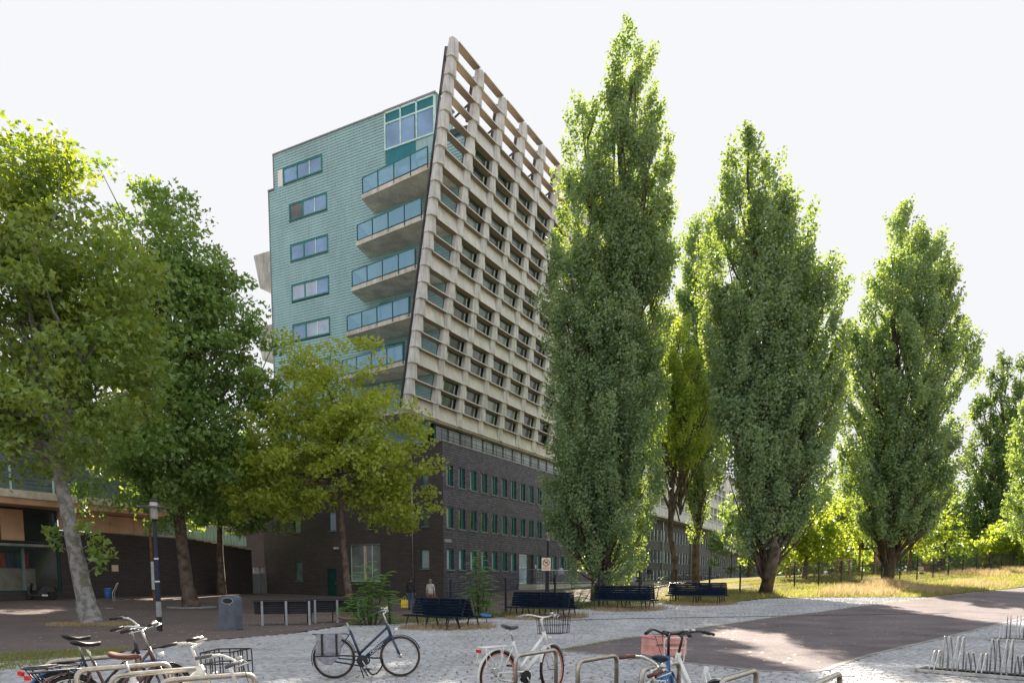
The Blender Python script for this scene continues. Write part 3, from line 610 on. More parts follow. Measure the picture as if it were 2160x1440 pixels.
    # --- balconies
    for k, z in enumerate(fl):
        yR = ys(z) + .12; F = [(0.0, yR), (-2.62, yR), (-1.75, yR + 6.5), (-.0, yR + 6.95)]
        s_ = MB().prism(F, lambda x, y: (x - .035 if x == 0 else x, y, z), lambda x, y: (x - .035 if x == 0 else x, y, z + .27)).build('balcony', M['slab'], T)
        A, B = Vector((-2.56, yR + .55, 0)), Vector((-1.72, yR + 6.4, 0)); C2 = Vector((-.06, yR + 6.78, 0)); zt = z + .27
        n = 4
        for j in range(n + 1):
            p = A.lerp(B, j / n); MB().box((p.x - .03, p.y - .03, zt - .2), (p.x + .03, p.y + .03, zt + 1.02)).build('rail_post', M['teal_dark'], s_)
        MB().bar((A.x, A.y, zt + 1.05), (B.x, B.y, zt + 1.05), .06, .05).bar((B.x, B.y, zt + 1.05), (C2.x, C2.y, zt + 1.05), .06, .05).build('top_rail', M['teal'], s_)
        MB().bar((A.x, A.y, zt + .05), (B.x, B.y, zt + .05), .05, .04).build('bottom_rail', M['teal_dark'], s_)
        for j in range(n):
            p, q = A.lerp(B, (j + .03) / n), A.lerp(B, (j + .97) / n); MB().bar((p.x, p.y, zt + .55), (q.x, q.y, zt + .55), .016, .92).build('glass_panel', M['balc_glass'], s_)
        p, q = B.lerp(C2, .03), B.lerp(C2, .98); MB().bar((p.x, p.y, zt + .55), (q.x, q.y, zt + .55), .016, .92).build('glass_panel', M['balc_glass'], s_)
        MB().bar((-2.60, yR + .25, zt - .22), (-2.60, yR + .07, zt + .9), .12, .14).build('edge_fin', M['concrete'], s_)
        # doors behind
        a, b_, c, d_ = doors[k]; f = MB()
        for p, q, r_, t in ((a, a + .09, c, d_), (b_ - .09, b_, c, d_), (a + .09, b_ - .09, d_ - .09, d_), (a + .85, a + .95, c, d_ - .09), (a + .09, b_ - .09, c, c + .09)): bx(SID, (p, -.05, r_), (q, .028, t), f)
        dd = f.build('balcony_door', M['teal'], T); bx(SID, (a + .09, -.01, c + .09), (a + .85, .005, d_ - .09)).build('pane', M['pane_pale'], dd); bx(SID, (a + .95, -.01, c + .09), (b_ - .09, .005, d_ - .09)).build('pane', M['pane_blue'], dd)
    MB().box((-1.3, 2.0, 27.26), (-.8, 2.5, 27.7)).box((-1.3, 2.42, 27.7), (-.8, 2.5, 28.2)).build('lounge_chair', M['cloth_grey'], None).name = 'balcony_chair'
    for k, (x, y, hh) in enumerate([(-1.2, 4.2, .9), (-1.2, 2.3, .7)]):
        z = fl[3 - k] + .27; rr = np.random.default_rng(k); pt = MB().lathe([(.12, 0), (.16, .3), (.14, .3)], 10, (x, y + (ys(fl[3 - k]) - ys(26.98)) * 0 + (1.2 if k == 0 else .8), z)).build('pot', M['tan'], None); pt.name = 'potted_plant'; PLANTS.append((pt, x, y + (1.2 if k == 0 else .8), z, hh))
    # rail on the low terrace beside the bay
    t = MB()
    for z in (30.1, 30.35, 30.6): t.tube([(.1, ys(30) + .4, z), (.1, .3, z)], .025, 5)
    t.build('terrace_rail', M['teal'], T)
    # projecting boxes on the far left side
    for z0 in (24.0, 18.6):
        MB().hexa([(.5, 15.48, z0), (2.5, 15.48, z0), (2.5, 17.2, z0 + .25), (.5, 17.2, z0 + .25), (.5, 15.48, z0 + 2.8), (2.5, 15.48, z0 + 2.8), (2.5, 17.8, z0 + 2.8), (.5, 17.8, z0 + 2.8)]).build('rear_balcony', M['rear_concrete'], T)
tower()
ch = bpy.data.objects['balcony_chair']; ch.location = TC; ch.rotation_euler = (0, 0, TR); tag(ch, 'small dark chair behind glass on the topmost balcony', 'chair')
# ---------------------------------------------------------------- walkway in front of the tower
def loc2w(x, y, z=0):
    c, s = math.cos(TR), math.sin(TR); return Vector((TC[0] + c * x - s * y, TC[1] + s * x + c * y, z))
RMP = thing('entrance_walkway', 'raised walkway with grey steel railing along the dark brick front', 'walkway', TC, TR)
MB().box((11.0, -1.7, .3), (25.5, -.03, 1.34)).build('deck', M['slab'], RMP)
t = MB().tube([(11.2, -1.6, 2.55), (25.4, -1.6, 2.55)], .03, 6).tube([(11.2, -1.6, 1.5), (25.4, -1.6, 1.5)], .02, 5).tube([(11.2, -1.6, 2.55), (11.2, -.2, 2.55)], .03, 6)
t.build('handrail', M['galv'], RMP)
b_ = MB().tube([(0, 0, 1.35), (0, 0, 2.53)], .02, 5).mesh('baluster', M['galv_paint'])
for k in range(48): inst(b_, 'baluster', RMP, (11.2 + .3 * k, -1.6, 0))
# ---------------------------------------------------------------- far wing
WING = thing('office_wing', 'long far wing with pale concrete grid above dark brick storeys', 'building', TC, TR)
def wing():
    T = WING; rows = ((6.9, 8.5), (4.1, 5.7), (1.75, 3.1))
    hs = [(48.2 + 1.56 * k, 49.05 + 1.56 * k, a, b) for (a, b) in rows for k in range(60)]
    F2 = lambda u, d, z: (u, 1.2 + d, z)
    facade(F2, 46.8, 200, .3, 9.7, [h for h in hs if h[1] < 200], .2).build('front_brick_wall', M['brick_far'], T)
    MB().box((46.8, 1.42, .3), (47.1, 9, 9.7)).build('end_brick_wall', M['brick_far'], T); bx(FRT, (46.6, 1.203, .3), (46.798, 1.6, 9.6)).build('corner_pier', M['brick_far'], T)
    wm = MB().box((.04, .08, .05), (.81, .1, 1.55), 1).box((0, .05, 0), (.05, .18, 1.6)).box((.8, .05, 0), (.85, .18, 1.6)).box((.05, .05, 1.55), (.8, .18, 1.6)).box((-.05, -.06, -.08), (.9, .05, -.005)).mesh('window', [M['teal'], M['pane_dark']])
    wm2 = MB().box((.04, .08, .05), (.81, .1, 1.3), 1).box((0, .05, 0), (.05, .18, 1.35)).box((.8, .05, 0), (.85, .18, 1.35)).box((.05, .05, 1.3), (.8, .18, 1.35)).mesh('window', [M['teal'], M['pane_grey']])
    for a, b, c, d in hs: inst(wm if c > 3 else wm2, 'window', T, (a, 1.2, c))
    for x in (55, 70, 84): MB().tube([(x, 1.1, .5), (x, 1.1, 9.6)], .09, 6).build('downpipe', M['galv'], T)
    def grid(x0, x1, z0, rows_):
        m = MB(); pz = 1.15; n = int((x1 - x0) / 2.9)
        for i in range(n + 1):
            x = x0 + 2.9 * i
            m.hexa([(x - .26, -.35, z0), (x + .26, -.35, z0), (x + .26, .3, z0), (x - .26, .3, z0), (x - .2, -.35, z0 + pz * rows_), (x + .2, -.35, z0 + pz * rows_), (x + .2, .3, z0 + pz * rows_), (x - .2, .3, z0 + pz * rows_)])
        for r in range(rows_ + 1): m.box((x0, -.42, z0 + pz * r), (x0 + 2.9 * n, .28, z0 + pz * r + .14))
        tag(m.build('screen_lattice', M['concrete'], T), kind='stuff')
        for r in range(0, rows_, 3): MB().box((x0, -.30, z0 + pz * r + .14), (x0 + 2.9 * n, -.05, z0 + pz * r + pz)).build('concrete_band', M['concrete'], T)
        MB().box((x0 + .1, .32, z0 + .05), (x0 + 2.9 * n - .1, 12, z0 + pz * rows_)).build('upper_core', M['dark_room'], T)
        q = MB().box((.3, .29, .2), (1.2, .31, 1.1)).mesh('window', M['pane_grey']); q2 = MB().box((1.3, .29, .2), (2.6, .31, 1.1)).mesh('window', M['pane_dark'])
        for i in range(min(n, 17)):
            for r in range(rows_):
                if r % 3: inst(random.choice((q, q2)), 'window', T, (x0 + 2.9 * i, 0, z0 + pz * r))
        MB().box((x0 - .2, -.4, z0 - .2), (x0 + 2.9 * n, 3, z0 - .005)).build('soffit', M['slab'], T)
    grid(37.2, 88.5, 9.9, 9); grid(89, 200, 7.0, 11)
    e = MB()
    for k in range(8): e.box((47.4 + .1, 1.6 + .9 * k, .6), (47.2, 1.66 + .9 * k, 4.2))
    # glazed entrance below the end wall
    g = MB()
    for k in range(6): g.box((46.3, 1.7 + 1.2 * k, .9), (46.4, 1.82 + 1.2 * k, 4.3))
    g.box((46.3, 1.7, 4.2), (46.4, 7.8, 4.35)); ent = g.build('entrance_glazing', M['teal'], T)
    for k in range(5): MB().box((46.34, 1.83 + 1.2 * k, .9), (46.37, 2.89 + 1.2 * k, 4.19)).build('pane', M['pane_pale'], ent)
    MB().box((46.2, 8.0, .9), (46.5, 10.4, 4.4)).build('orange_door', M['orange'], T)
wing()
# ---------------------------------------------------------------- low shop building on the left
SHOP = thing('low_shop_building', 'low dark brick building with tan panels and shop glazing on the left', 'building', TC, TR)
def shop():
    T = SHOP; P = lambda u, d, z: (u, 17 + d, z)
    # brick wall with stepped coping
    pol = [(-16.1, -.2), (-1.45, -.2), (-1.45, 4.05)]
    n = 9
    for k in range(n): x = -1.45 - k * .62; z = 4.05 + .066 * k; pol += [(x, z), (x - .62, z)]
    pol += [(-16.1, 4.66)]
    MB().prism(pol, lambda x, z: (x, 17, z), lambda x, z: (x, 17.4, z)).build('brick_wall', M['brick_pav'], T)
    for k in range(n): x = -1.45 - k * .62; z = 4.05 + .066 * k; MB().box((x - .64, 16.94, z + .003), (x, 17.46, z + .11)).build('coping_stone', M['coping_light'], T)
    MB().box((-11.2, 16.94, 4.662), (-7.05, 17.46, 4.76)).build('coping_strip', M['coping_light'], T)
    # header-brick relief patch
    m = MB()
    for i in range(12):
        for j in range(9):
            if abs(j - 4.5 - (i - 6) * .5) < 3: m.box((-13.6 + .25 * i, 16.965, 2.1 + .2 * j), (-13.5 + .25 * i, 16.999, 2.17 + .2 * j))
    tag(m.build('proud_bricks', M['brick_side'], T), kind='stuff')
    # tan panels and fascia
    for k in range(4): MB().box((-16.08 + 1.6 * k, 16.93, 4.70), (-14.52 + 1.6 * k, 16.997, 5.76)).build('tan_panel', M['tan'], T)
    MB().box((-45, 15.2, 5.85), (-9.6, 17.3, 6.2)).build('tan_canopy', M['tan_soffit'], T)
    MB().box((-45, 15.1, 6.202), (-9.6, 17.3, 6.62)).build('pale_fascia', M['coping_light'], T)
    b = MB().box((0, -.03, 0), (1, .02, .19)).mesh('siding_board', M['siding_grey'])
    MB().box((-45, 16.02, 6.63), (-9.6, 22, 12.0)).build('upper_wall', M['siding_back'], T)
    for k in range(24): inst(b, 'siding_board', T, (-45, 15.98, 6.66 + .21 * k), (0, 0, 0), (35.4, 1, 1))
    for x in (-19.2, -16.9, -12.2, -11.0): MB().box((x, 15.9, 6.64), (x + .09, 15.949, 9.5)).build('mint_post', M['mint'], T)
    MB().box((-11.9, 15.88, 7.2), (-11.1, 15.945, 9.2)).build('upper_window', M['pane_blue'], T)
    # glazing
    f = MB()
    for x in (-45, -38, -31, -24, -19.7, -16.24): f.box((x, 17.0, .9), (x + .10, 17.15, 5.8))
    for z in (1.0, 3.55, 3.85, 5.7): f.box((-44.9, 17.01, z), (-16.25, 17.14, z + .09))
    g = f.build('shop_front', M['teal_dark'], T)
    for x0, x1 in ((-44.9, -38), (-37.9, -31), (-30.9, -24), (-23.9, -19.7), (-19.6, -16.24)):
        for z0, z1 in ((1.09, 3.55), (3.94, 5.7)): MB().box((x0, 17.06, z0), (x1, 17.08, z1)).build('pane', M['shop_glass'], g)
    MB().box((-45, 17.0, -.2), (-16.1, 17.3, .998)).build('plinth', M['brick_pav'], T)
    MB().box((-19.3, 16.9, 3.95), (-18.1, 17.0, 5.7)).build('clad_column', M['tan_soffit'], T)
    MB().box((-45, 23.6, 0), (-16, 23.8, 5.8)).build('shop_back_wall', M['interior'], T); MB().box((-45, 17.3, .2), (-16, 23.6, .3)).build('shop_floor', M['slab'], T)
    MB().box((-45, 17.31, 3.6), (-16, 23.5, 3.8)).build('mezzanine', M['coping_light'], T)
    for k, (x, c) in enumerate([(-19.0, 'cloth_rust'), (-18.6, 'leaf_ail'), (-18.2, 'red'), (-17.8, 'blue_paint'), (-17.3, 'leaf_ail'), (-16.9, 'red')]): MB().box((x, 19.4, 2.45), (x + .28, 19.8, 3.3)).build('shop_goods', M[c] if c[:4] != 'leaf' else M['teal'], T)
    MB().box((-20.5, 19.2, .3), (-16.4, 20, 2.4)).build('shop_counter', M['coping_light'], T)
    for x in (-20.2, -17.6): MB().box((x, 18.2, .3), (x + .12, 18.35, 3.6)).build('shop_post', M['mint'], T)
    MB().box((-16.2, 17.3, -.2), (-16.0, 23.8, 5.8)).box((-16, 22, -.2), (-1.5, 22.2, 4.0)).build('inner_wall', M['brick_pav'], T)
    MB().box((-45, 17.31, 5.83), (-9.6, 23.8, 6.6)).build('shop_ceiling', M['dark_room'], T)
    MB().box((-9.6, 24, -.2), (9, 24.3, 8.5)).build('rear_wall', M['brick_pav'], T)
    # green corrugated screen behind the coping
    m = MB()
    for k in range(64): m.box((-10.8 + .16 * k, 18.6 - (.04 if k % 2 else 0), 4.4), (-10.64 + .16 * k, 18.7, 5.75))
    tag(m.build('corrugated_screen', M['siding'], T), kind='stuff')
    MB().box((-10.9, 18.5, 5.752), (-.4, 18.8, 5.85)).build('screen_coping', M['coping_light'], T)
    MB().box((-12.9, 16.93, 2.25), (-12.48, 16.996, 2.66)).build('wall_box', M['sign'], T)
    for x in (-9.7, -8.0): MB().box((x, 16.9, 3.15), (x + (.12 if x < -9 else .4), 16.996, 3.25)).build('wall_lamp', M['lens'], T)
shop()
GATE = thing('yard_gate', 'grey metal double gate between the low wall and the tall block', 'gate', TC, TR)
for k, x in enumerate((-1.35, -.62)):
    g = MB().box((x, 17.02, .62), (x + .68, 17.07, 2.2)).build('gate_leaf', M['galv_paint'], GATE)
    for j in range(7): MB().box((x + .04 + .09 * j, 17.03, 2.2), (x + .065 + .09 * j, 17.06, 2.72)).build('bar', M['galv_paint'], g)
    MB().box((x, 17.02, 2.72), (x + .68, 17.07, 2.78)).build('top_bar', M['galv_paint'], g)
for x in (-1.42, -.66, .06): MB().box((x, 17.0, .5), (x + .06, 17.09, 2.85)).build('gate_post', M['galv'], GATE)
# ================================================================ TREES
def unit(v): return v / np.maximum(np.linalg.norm(v, axis=-1, keepdims=True), 1e-9)
def leaf_arrays(P, size, shape, rr, up=.25):
    """leaf cards: kite (4 verts) or three-lobed palmate leaf (3 kites)"""
    n = len(P); N = unit(rr.normal(0, 1, (n, 3)) + np.array([0, 0, up])); A = unit(np.cross(N, unit(rr.normal(0, 1, (n, 3))))); B = np.cross(N, A)
    s = (size * (.65 + .7 * rr.random(n)))[:, None]
    def kite(ang, l, w, fold):
        c, k = math.cos(ang), math.sin(ang); a = A * c + B * k; b = B * c - A * k
        return np.stack([P, P + s * (a * l * .45 + b * w + N * fold), P + s * a * l, P + s * (a * l * .45 - b * w + N * fold)], 1)
    if shape == 'kite': V = kite(0, 1.05, .48, .10)
    else: V = np.concatenate([kite(0, 1.05, .30, .06), kite(1.05, .80, .26, .06), kite(-1.05, .80, .26, .06)], 0)
    V = V.reshape(-1, 4, 3)
    F = (np.arange(4)[None] + 4 * np.arange(len(V))[:, None]); return V.reshape(-1, 3), F
def clump_points(C, rad, n, rr, axis=None):
    """n leaves around every clump centre; rad (k,3) ellipsoid radii, axis: lean of the long axis"""
    k = len(C); d = unit(rr.normal(0, 1, (k, n, 3))); r = rr.random((k, n, 1)) ** .45
    o = d * r * rad[:, None, :]
    if axis is not None: o = o + axis[:, None, :] * o[:, :, 2:3]
    return (C[:, None, :] + o).reshape(-1, 3)
def tree_thing(name, label, loc, group=None, cat='tree'): return thing(name, label, cat, loc, 0, group)
def wiggle(a, b, rr, n=5, amp=.12):
    a, b = np.array(a, float), np.array(b, float); L = np.linalg.norm(b - a); t = np.linspace(0, 1, n + 1)[:, None]
    p = a + (b - a) * t; p[1:-1] += rr.normal(0, amp * L / n, (n - 1, 3)); return [Vector(q) for q in p]
def poplar(label, base, spires, leaf, seed, n_clump, n_leaf, leafmat='leaf_poplar', trunk_r=.38, low=2.0, barkm='bark_dark', group='tall poplars by the fence'):
    """upright poplar: spires = (dx, dy, z0, z1, radius)"""
    rr = np.random.default_rng(seed); T = tree_thing('poplar_tree', label, base, group)
    tops = max(s[3] for s in spires); m = MB(); lim = MB()
    main = spires[0]
    p = wiggle((0, 0, -.3), (main[0], main[1], main[3] * .9), rr, 9, .10); m.tube(p, [trunk_r * (1.25 if i == 0 else 1) * (1 - i / 9.6) ** .8 + .02 for i in range(10)], 9)
    C = []; RAD = []; AX = []
    tot = sum((s[3] - s[2]) * s[4] for s in spires)
    for (dx, dy, z0, z1, rad) in spires:
        k = int(n_clump * (z1 - z0) * rad / tot); t = rr.random(k * 3); prof = np.minimum(1, (t / .20 + .35)) ** .8 * (1 - t ** 4.6) ** .60
        keep = rr.random(k * 3) < (prof + .08) / 1.1; t = t[keep][:k]; prof = prof[keep][:k]; k = len(t)
        g = rr.random(k) * 2 * np.pi; lump = 1 + .12 * np.sin(3 * g + 9 * t + seed) + .10 * np.sin(14 * t + 2 * g)
        rd = rad * prof * lump * (.22 + .78 * rr.random(k) ** .42)
        c = np.stack([dx * np.minimum(1, .35 + .75 * t) + rd * np.cos(g), dy * np.minimum(1, .35 + .75 * t) + rd * np.sin(g), z0 + (z1 - z0) * t], 1); C.append(c)
        sc = .8 + .5 * rr.random(k); RAD.append(np.stack([.40 * sc, .40 * sc, .85 * sc], 1)); AX.append(np.stack([.35 * np.cos(g), .35 * np.sin(g), 0 * g], 1))
        if (dx, dy) != (main[0], main[1]): m.tube(wiggle((main[0] * .18, main[1] * .18, 2.2 + z0 * .35), (dx, dy, z1 * .93), rr, 7, .06), [trunk_r * .30 * (1 - i / 7.8) + .02 for i in range(8)], 6)
        for i in rr.choice(k, min(k, 46), replace=False):
            e = c[i]; h = max(.8, e[2] - np.hypot(e[0] - dx * .5, e[1] - dy * .5) * 1.9 - 1.2); fr = min(1, h / max(main[3], 1)); st = (dx * min(1, fr * 1.2), dy * min(1, fr * 1.2), h)
            lim.tube(wiggle(st, e, rr, 4, .10), [.075, .06, .045, .03, .012], 4, cap=False)
    C, RAD, AX = np.concatenate(C), np.concatenate(RAD), np.concatenate(AX)
    P = clump_points(C, RAD, n_leaf, rr, AX); P = P[P[:, 2] > low]
    V, F = leaf_arrays(P, leaf, 'kite', rr)
    raw_mesh('crown', V, F, M[leafmat], T); m.build('trunk', M[barkm], T, True); lim.build('limbs', M[barkm], T)
    return T
def broad(name, label, base, trunk, crowns, leaf, seed, n_clump, n_leaf, mat, bark, tr=.3, shape='palm', group=None, limbs=16, crad=.8, flare=1.5):
    """broad crown: trunk = polyline (relative), crowns = ellipsoids (c, r, weight)"""
    rr = np.random.default_rng(seed); T = tree_thing(name, label, base, group)
    m = MB(); n = len(trunk); rad = [tr * (flare if i == 0 else 1.0) * (1 - .55 * i / (n - 1)) for i in range(n)]
    P0 = [Vector(p) for p in trunk]; fine = []; fr = []
    for i in range(n - 1):
        for k in range(4):
            t = k / 4; fine.append(P0[i].lerp(P0[i + 1], t) + Vector(rr.normal(0, .012, 3))); w = rad[i] + (rad[i + 1] - rad[i]) * (t ** .5 if i == 0 else t); fr.append(w * (1 + rr.normal(0, .03)))
    m.tube(fine + [P0[-1]], fr + [rad[-1]], 12); m.build('trunk', M[bark], T, True)
    tip = P0[-1]; fork = P0[-2]; C = []; lim = MB(); W = sum(c[2] for c in crowns)
    for c, r, w in crowns:
        k = int(n_clump * w / W); d = unit(rr.normal(0, 1, (k, 3))); q = rr.random(k) ** .38; lump = 1 + .16 * np.sin(4 * d[:, 0] + seed) + .14 * np.sin(5 * d[:, 2] + 3 * d[:, 1])
        cc = np.array(c) + d * (q * lump)[:, None] * np.array(r); C.append(cc)
        for i in rr.choice(k, min(k, limbs), replace=False):
            e = Vector(cc[i]); t = rr.random(); s0 = fork.lerp(tip, t); mid = s0.lerp(Vector(c), .55) + Vector(rr.normal(0, .3, 3))
            L = (e - s0).length; b = tr * .34; pts = [s0, s0.lerp(mid, .5), mid, mid.lerp(e, .5) + Vector(rr.normal(0, .05 * L, 3)), e]
            lim.tube(pts, [b, b * .75, b * .5, b * .3, .012], 5, cap=False)
    C = np.concatenate(C); RAD = crad * (.7 + .6 * rr.random((len(C), 1))) * np.array([[1, 1, .62]])
    V, F = leaf_arrays(clump_points(C, RAD, n_leaf, rr), leaf, 'kite' if shape == 'kite' else 'palm', rr, .5)
    raw_mesh('crown', V, F, M[mat], T); lim.build('limbs', M[bark], T); return T
# ---- the row of poplars
poplar('tallest poplar, with several spires, standing in front of the concrete screen', gp(5.15, 42), [(1.4, 0, 2.2, 30.9, 2.6), (-1.0, .3, 3.0, 27.4, 2.3), (2.4, -.2, 6.5, 26.2, 2.1), (2.9, .4, 9.0, 22.0, 1.7), (-2.0, -.3, 2.4, 20, 2.1), (.6, -1.2, 1.0, 12, 2.4), (.5, .3, 9, 28.0, 2.1)], .135, 11, 1200, 170, trunk_r=.5, low=.6)
poplar('slim dark poplar between the tallest one and the broad one', gp(14.45, 56.8), [(-.2, 0, 6.5, 27.6, 2.2), (-1.4, 0, 9, 22, 1.6), (.9, .3, 9, 21, 1.6), (0, 0, 3.4, 10, .9)], .15, 12, 380, 150, trunk_r=.26, low=3.2)
poplar('broad poplar with bare trunk standing in long grass beside the fence', gp(14.3, 41.0), [(-1.6, 0, 4.6, 24.4, 2.6), (.9, .3, 3.6, 21.4, 2.3), (-2.9, .3, 8.5, 17.0, 1.5), (2.4, -.2, 3.4, 18.0, 2.0), (3.3, .3, 3.8, 14.0, 1.4), (-.4, .3, 6, 22.8, 2.2), (.1, 0, 2.8, 9, 1.5), (-1.3, -.2, 1.6, 5, .55)], .14, 13, 900, 160, trunk_r=.30, low=2.2)
poplar('wide poplar behind the fence, right of the broad one', gp(27.1, 52.4), [(-.1, 0, 3.3, 25.4, 3.1), (2.0, .3, 3.4, 24.2, 2.8), (-2.2, .3, 3.6, 19.0, 2.2), (4.0, 0, 3.2, 18.6, 2.2), (1.0, 0, 6, 24.0, 2.6), (.3, 0, 2.3, 10, 2.2)], .155, 14, 900, 150, trunk_r=.34, low=2.4)
poplar('distant dark poplar near the right edge of the view', gp(50.5, 77), [(.6, 0, 1.0, 22.5, 2.5), (-1.0, 0, 1.5, 20.0, 2.2), (2.2, 0, 2, 21, 1.8)], .19, 15, 300, 120, 'leaf_dark', low=.5)
poplar('sunlit poplar cut off by the right edge of the view', gp(44.2, 60.5), [(1.6, 0, 1.6, 17.6, 2.9), (-1.2, -.2, 1.5, 15.2, 2.2), (3.5, 0, 1.5, 16.5, 2.6)], .165, 16, 420, 140, low=.8)
poplar('half-hidden yellow-green poplar glowing behind the tallest one', gp(11.6, 52.0), [(-.6, 0, 8.3, 19.3, 2.2), (1.2, .3, 8.3, 16.6, 1.9)], .15, 17, 170, 140, 'leaf_bright', trunk_r=.2, low=8)
# ---- plane trees on the square
broad('plane_tree', 'large plane tree with pale mottled leaning trunk at the left edge', gp(-15.72, 27.0), [(0, 0, -.15), (-.28, .05, 1.0), (-.62, .1, 3.2), (-.98, .1, 5.6), (-1.2, .1, 8.5)], [((-1.3, .3, 9.0), (4.3, 4.0, 3.0), 3), ((-3.2, .2, 13.2), (2.9, 3.0, 3.2), 2.1), ((.5, .6, 12.0), (2.8, 3.0, 3.4), 2), ((-1.8, .2, 15.7), (2.2, 2.2, 2.6), 1.2), ((-4.2, 0, 7.6), (2.5, 2.8, 2.0), 1.2)], .155, 21, 400, 92, 'leaf_plane', 'bark_plane', .36, limbs=10, crad=.85)
broad('plane_tree', 'plane tree with brown trunk in a round ring behind the lamp post', gp(-17.79, 40.1), [(0, 0, -.15), (-.2, 0, 1.2), (-.5, .1, 4.4), (-.7, .1, 7.5), (-.6, .1, 11)], [((-1.0, 0, 7.2), (4.9, 4.0, 2.6), 2), ((0, 0, 9.2), (4.5, 4.2, 3.8), 3), ((-.5, .2, 14.5), (3.7, 3.6, 4.2), 2.4), ((-1.3, 0, 18.8), (2.7, 2.4, 4.2), 1.7), ((1.6, 0, 16.3), (2.2, 2.2, 3.2), 1.2), ((-3.2, 0, 13), (2.6, 2.6, 4.0), 1.2), ((3.0, 0, 13), (2.5, 2.4, 4.0), 1.2)], .18, 22, 580, 80, 'leaf_plane_dark', 'bark', .40, limbs=12, crad=.95)
broad('plane_tree', 'slender-trunked dark tree close to the low brick wall', gp(-21.2, 52.8), [(0, 0, -.15), (0, 0, 3), (.1, 0, 6), (.1, 0, 9)], [((.5, 0, 8.6), (4.4, 3.0, 4.0), 1), ((2.8, 0, 7.2), (2.8, 2.0, 2.8), .6), ((-3.0, 0, 7.2), (3.0, 2.0, 2.6), .6)], .19, 23, 260, 72, 'leaf_plane_dark', 'bark', .27, limbs=10, crad=.95)
broad('plane_tree', 'yellow-green young plane tree in front of the dark brick side wall', gp(-8.95, 40.0), [(0, 0, -.15), (-.15, 0, 1.5), (-.35, 0, 4.0), (-.4, 0, 6.0), (-.3, 0, 8.8)], [((-.7, 0, 8.3), (4.6, 3.6, 3.2), 3), ((-1.2, 0, 11.6), (3.2, 3.0, 3.0), 1.6), ((2.6, .3, 6.6), (2.1, 2.0, 2.6), .8), ((-4.2, 0, 6.6), (2.2, 2.2, 2.4), .9)], .15, 24, 330, 90, 'leaf_young', 'bark', .22, limbs=12, crad=.8)
# sprouts low on the pale trunk are part of the same tree
def sprouts():
    T = [o for o in bpy.data.objects if o.name == 'plane_tree'][0]; rr = np.random.default_rng(5)
    C = np.array([(.1, -.3, 3.6), (.55, -.2, 3.2), (.8, -.2, 2.6), (.2, 0, 2.7), (-1.1, -.1, 3.0), (-1.25, -.1, 3.5), (.45, -.2, 2.2)]); P = clump_points(C, np.full((7, 3), .34), 20, rr)
    V, F = leaf_arrays(P, .2, 'palm', rr); tag(raw_mesh('sprouts', V, F, M['leaf_plane'], T), kind='stuff')
    m = MB()
    for c in C: m.tube([(-.45, .05, c[2] - .5), tuple(c)], [.02, .008], 4)
    m.build('twigs', M['bark_plane'], T)
sprouts()
# ---- background trees seen under and between the poplars
bgt = [('small_tree', 'bright backlit young tree behind the fence, nearest the far wing', (27.5, 68), 7.5, 2.6, 'leaf_bright'), ('small_tree', 'bright low tree behind the fence beside the wooden play house', (33.5, 74), 8.5, 3.0, 'leaf_bright'), ('small_tree', 'green tree behind the fence, right of the play house', (40.5, 74), 9.0, 3.2, 'leaf_bright'),
       ('small_tree', 'leafy tree behind the fence between the wide and the sunlit poplar', (47.5, 80), 10, 3.4, 'leaf_dark'), ('small_tree', 'dark tall tree far behind the wide poplar', (49, 104), 17, 4.2, 'leaf_dark'), ('small_tree', 'pale bush-like tree behind the fence near the right edge', (47.5, 69), 5.5, 2.4, 'leaf_bright'),
       ('small_tree', 'far green tree closing the view beyond the playground', (39, 100), 12, 4.6, 'leaf_poplar'), ('small_tree', 'far tree left of the playground, in front of the pale wing', (30, 92), 11, 4.0, 'leaf_poplar'), ('small_tree', 'far broad tree behind the right-hand fence', (62, 104), 12, 5.0, 'leaf_dark'), ('small_tree', 'far rounded tree at the far right behind the fence', (72, 100), 12, 5.0, 'leaf_poplar'), ('small_tree', 'far low tree at the end of the long wing', (52, 122), 11, 6.5, 'leaf_poplar'), ('small_tree', 'far low tree right of the one at the end of the wing', (66, 128), 11, 6.5, 'leaf_dark'), ('small_tree', 'far hedge-like tree behind the picnic table', (58, 96), 8, 5.0, 'leaf_poplar'), ('small_tree', 'far hedge-like tree at the right behind the bank', (80, 112), 12, 7.0, 'leaf_dark'), ('small_tree', 'low green tree between climbing beams and play house, farther back', (42, 110), 9, 5.5, 'leaf_bright'), ('small_tree', 'spindly sunlit tree just right of the broad poplar', (24.2, 60), 7.0, 2.2, 'leaf_bright')]
for i, (nm, lb, (x, y), h, r, mt) in enumerate(bgt):
    z0 = .30 * h
    broad(nm, lb, gp(x, y), [(0, 0, -.1), (.1, 0, h * .25), (0, .1, h * .5), (.1, 0, h * .75)], [((0, 0, h * .66), (r, r, h * .34), 2), ((r * .6, 0, h * .42), (r * .9, r * .9, h * .30), 1.3), ((-r * .6, 0, h * .40), (r * .9, r * .9, h * .28), 1.3)], .24 if y < 85 else .34, 40 + i, 120, 55, mt, 'bark', .12 + .008 * h, shape='kite', group='trees beyond the fence', limbs=6, crad=.62 + .02 * h)
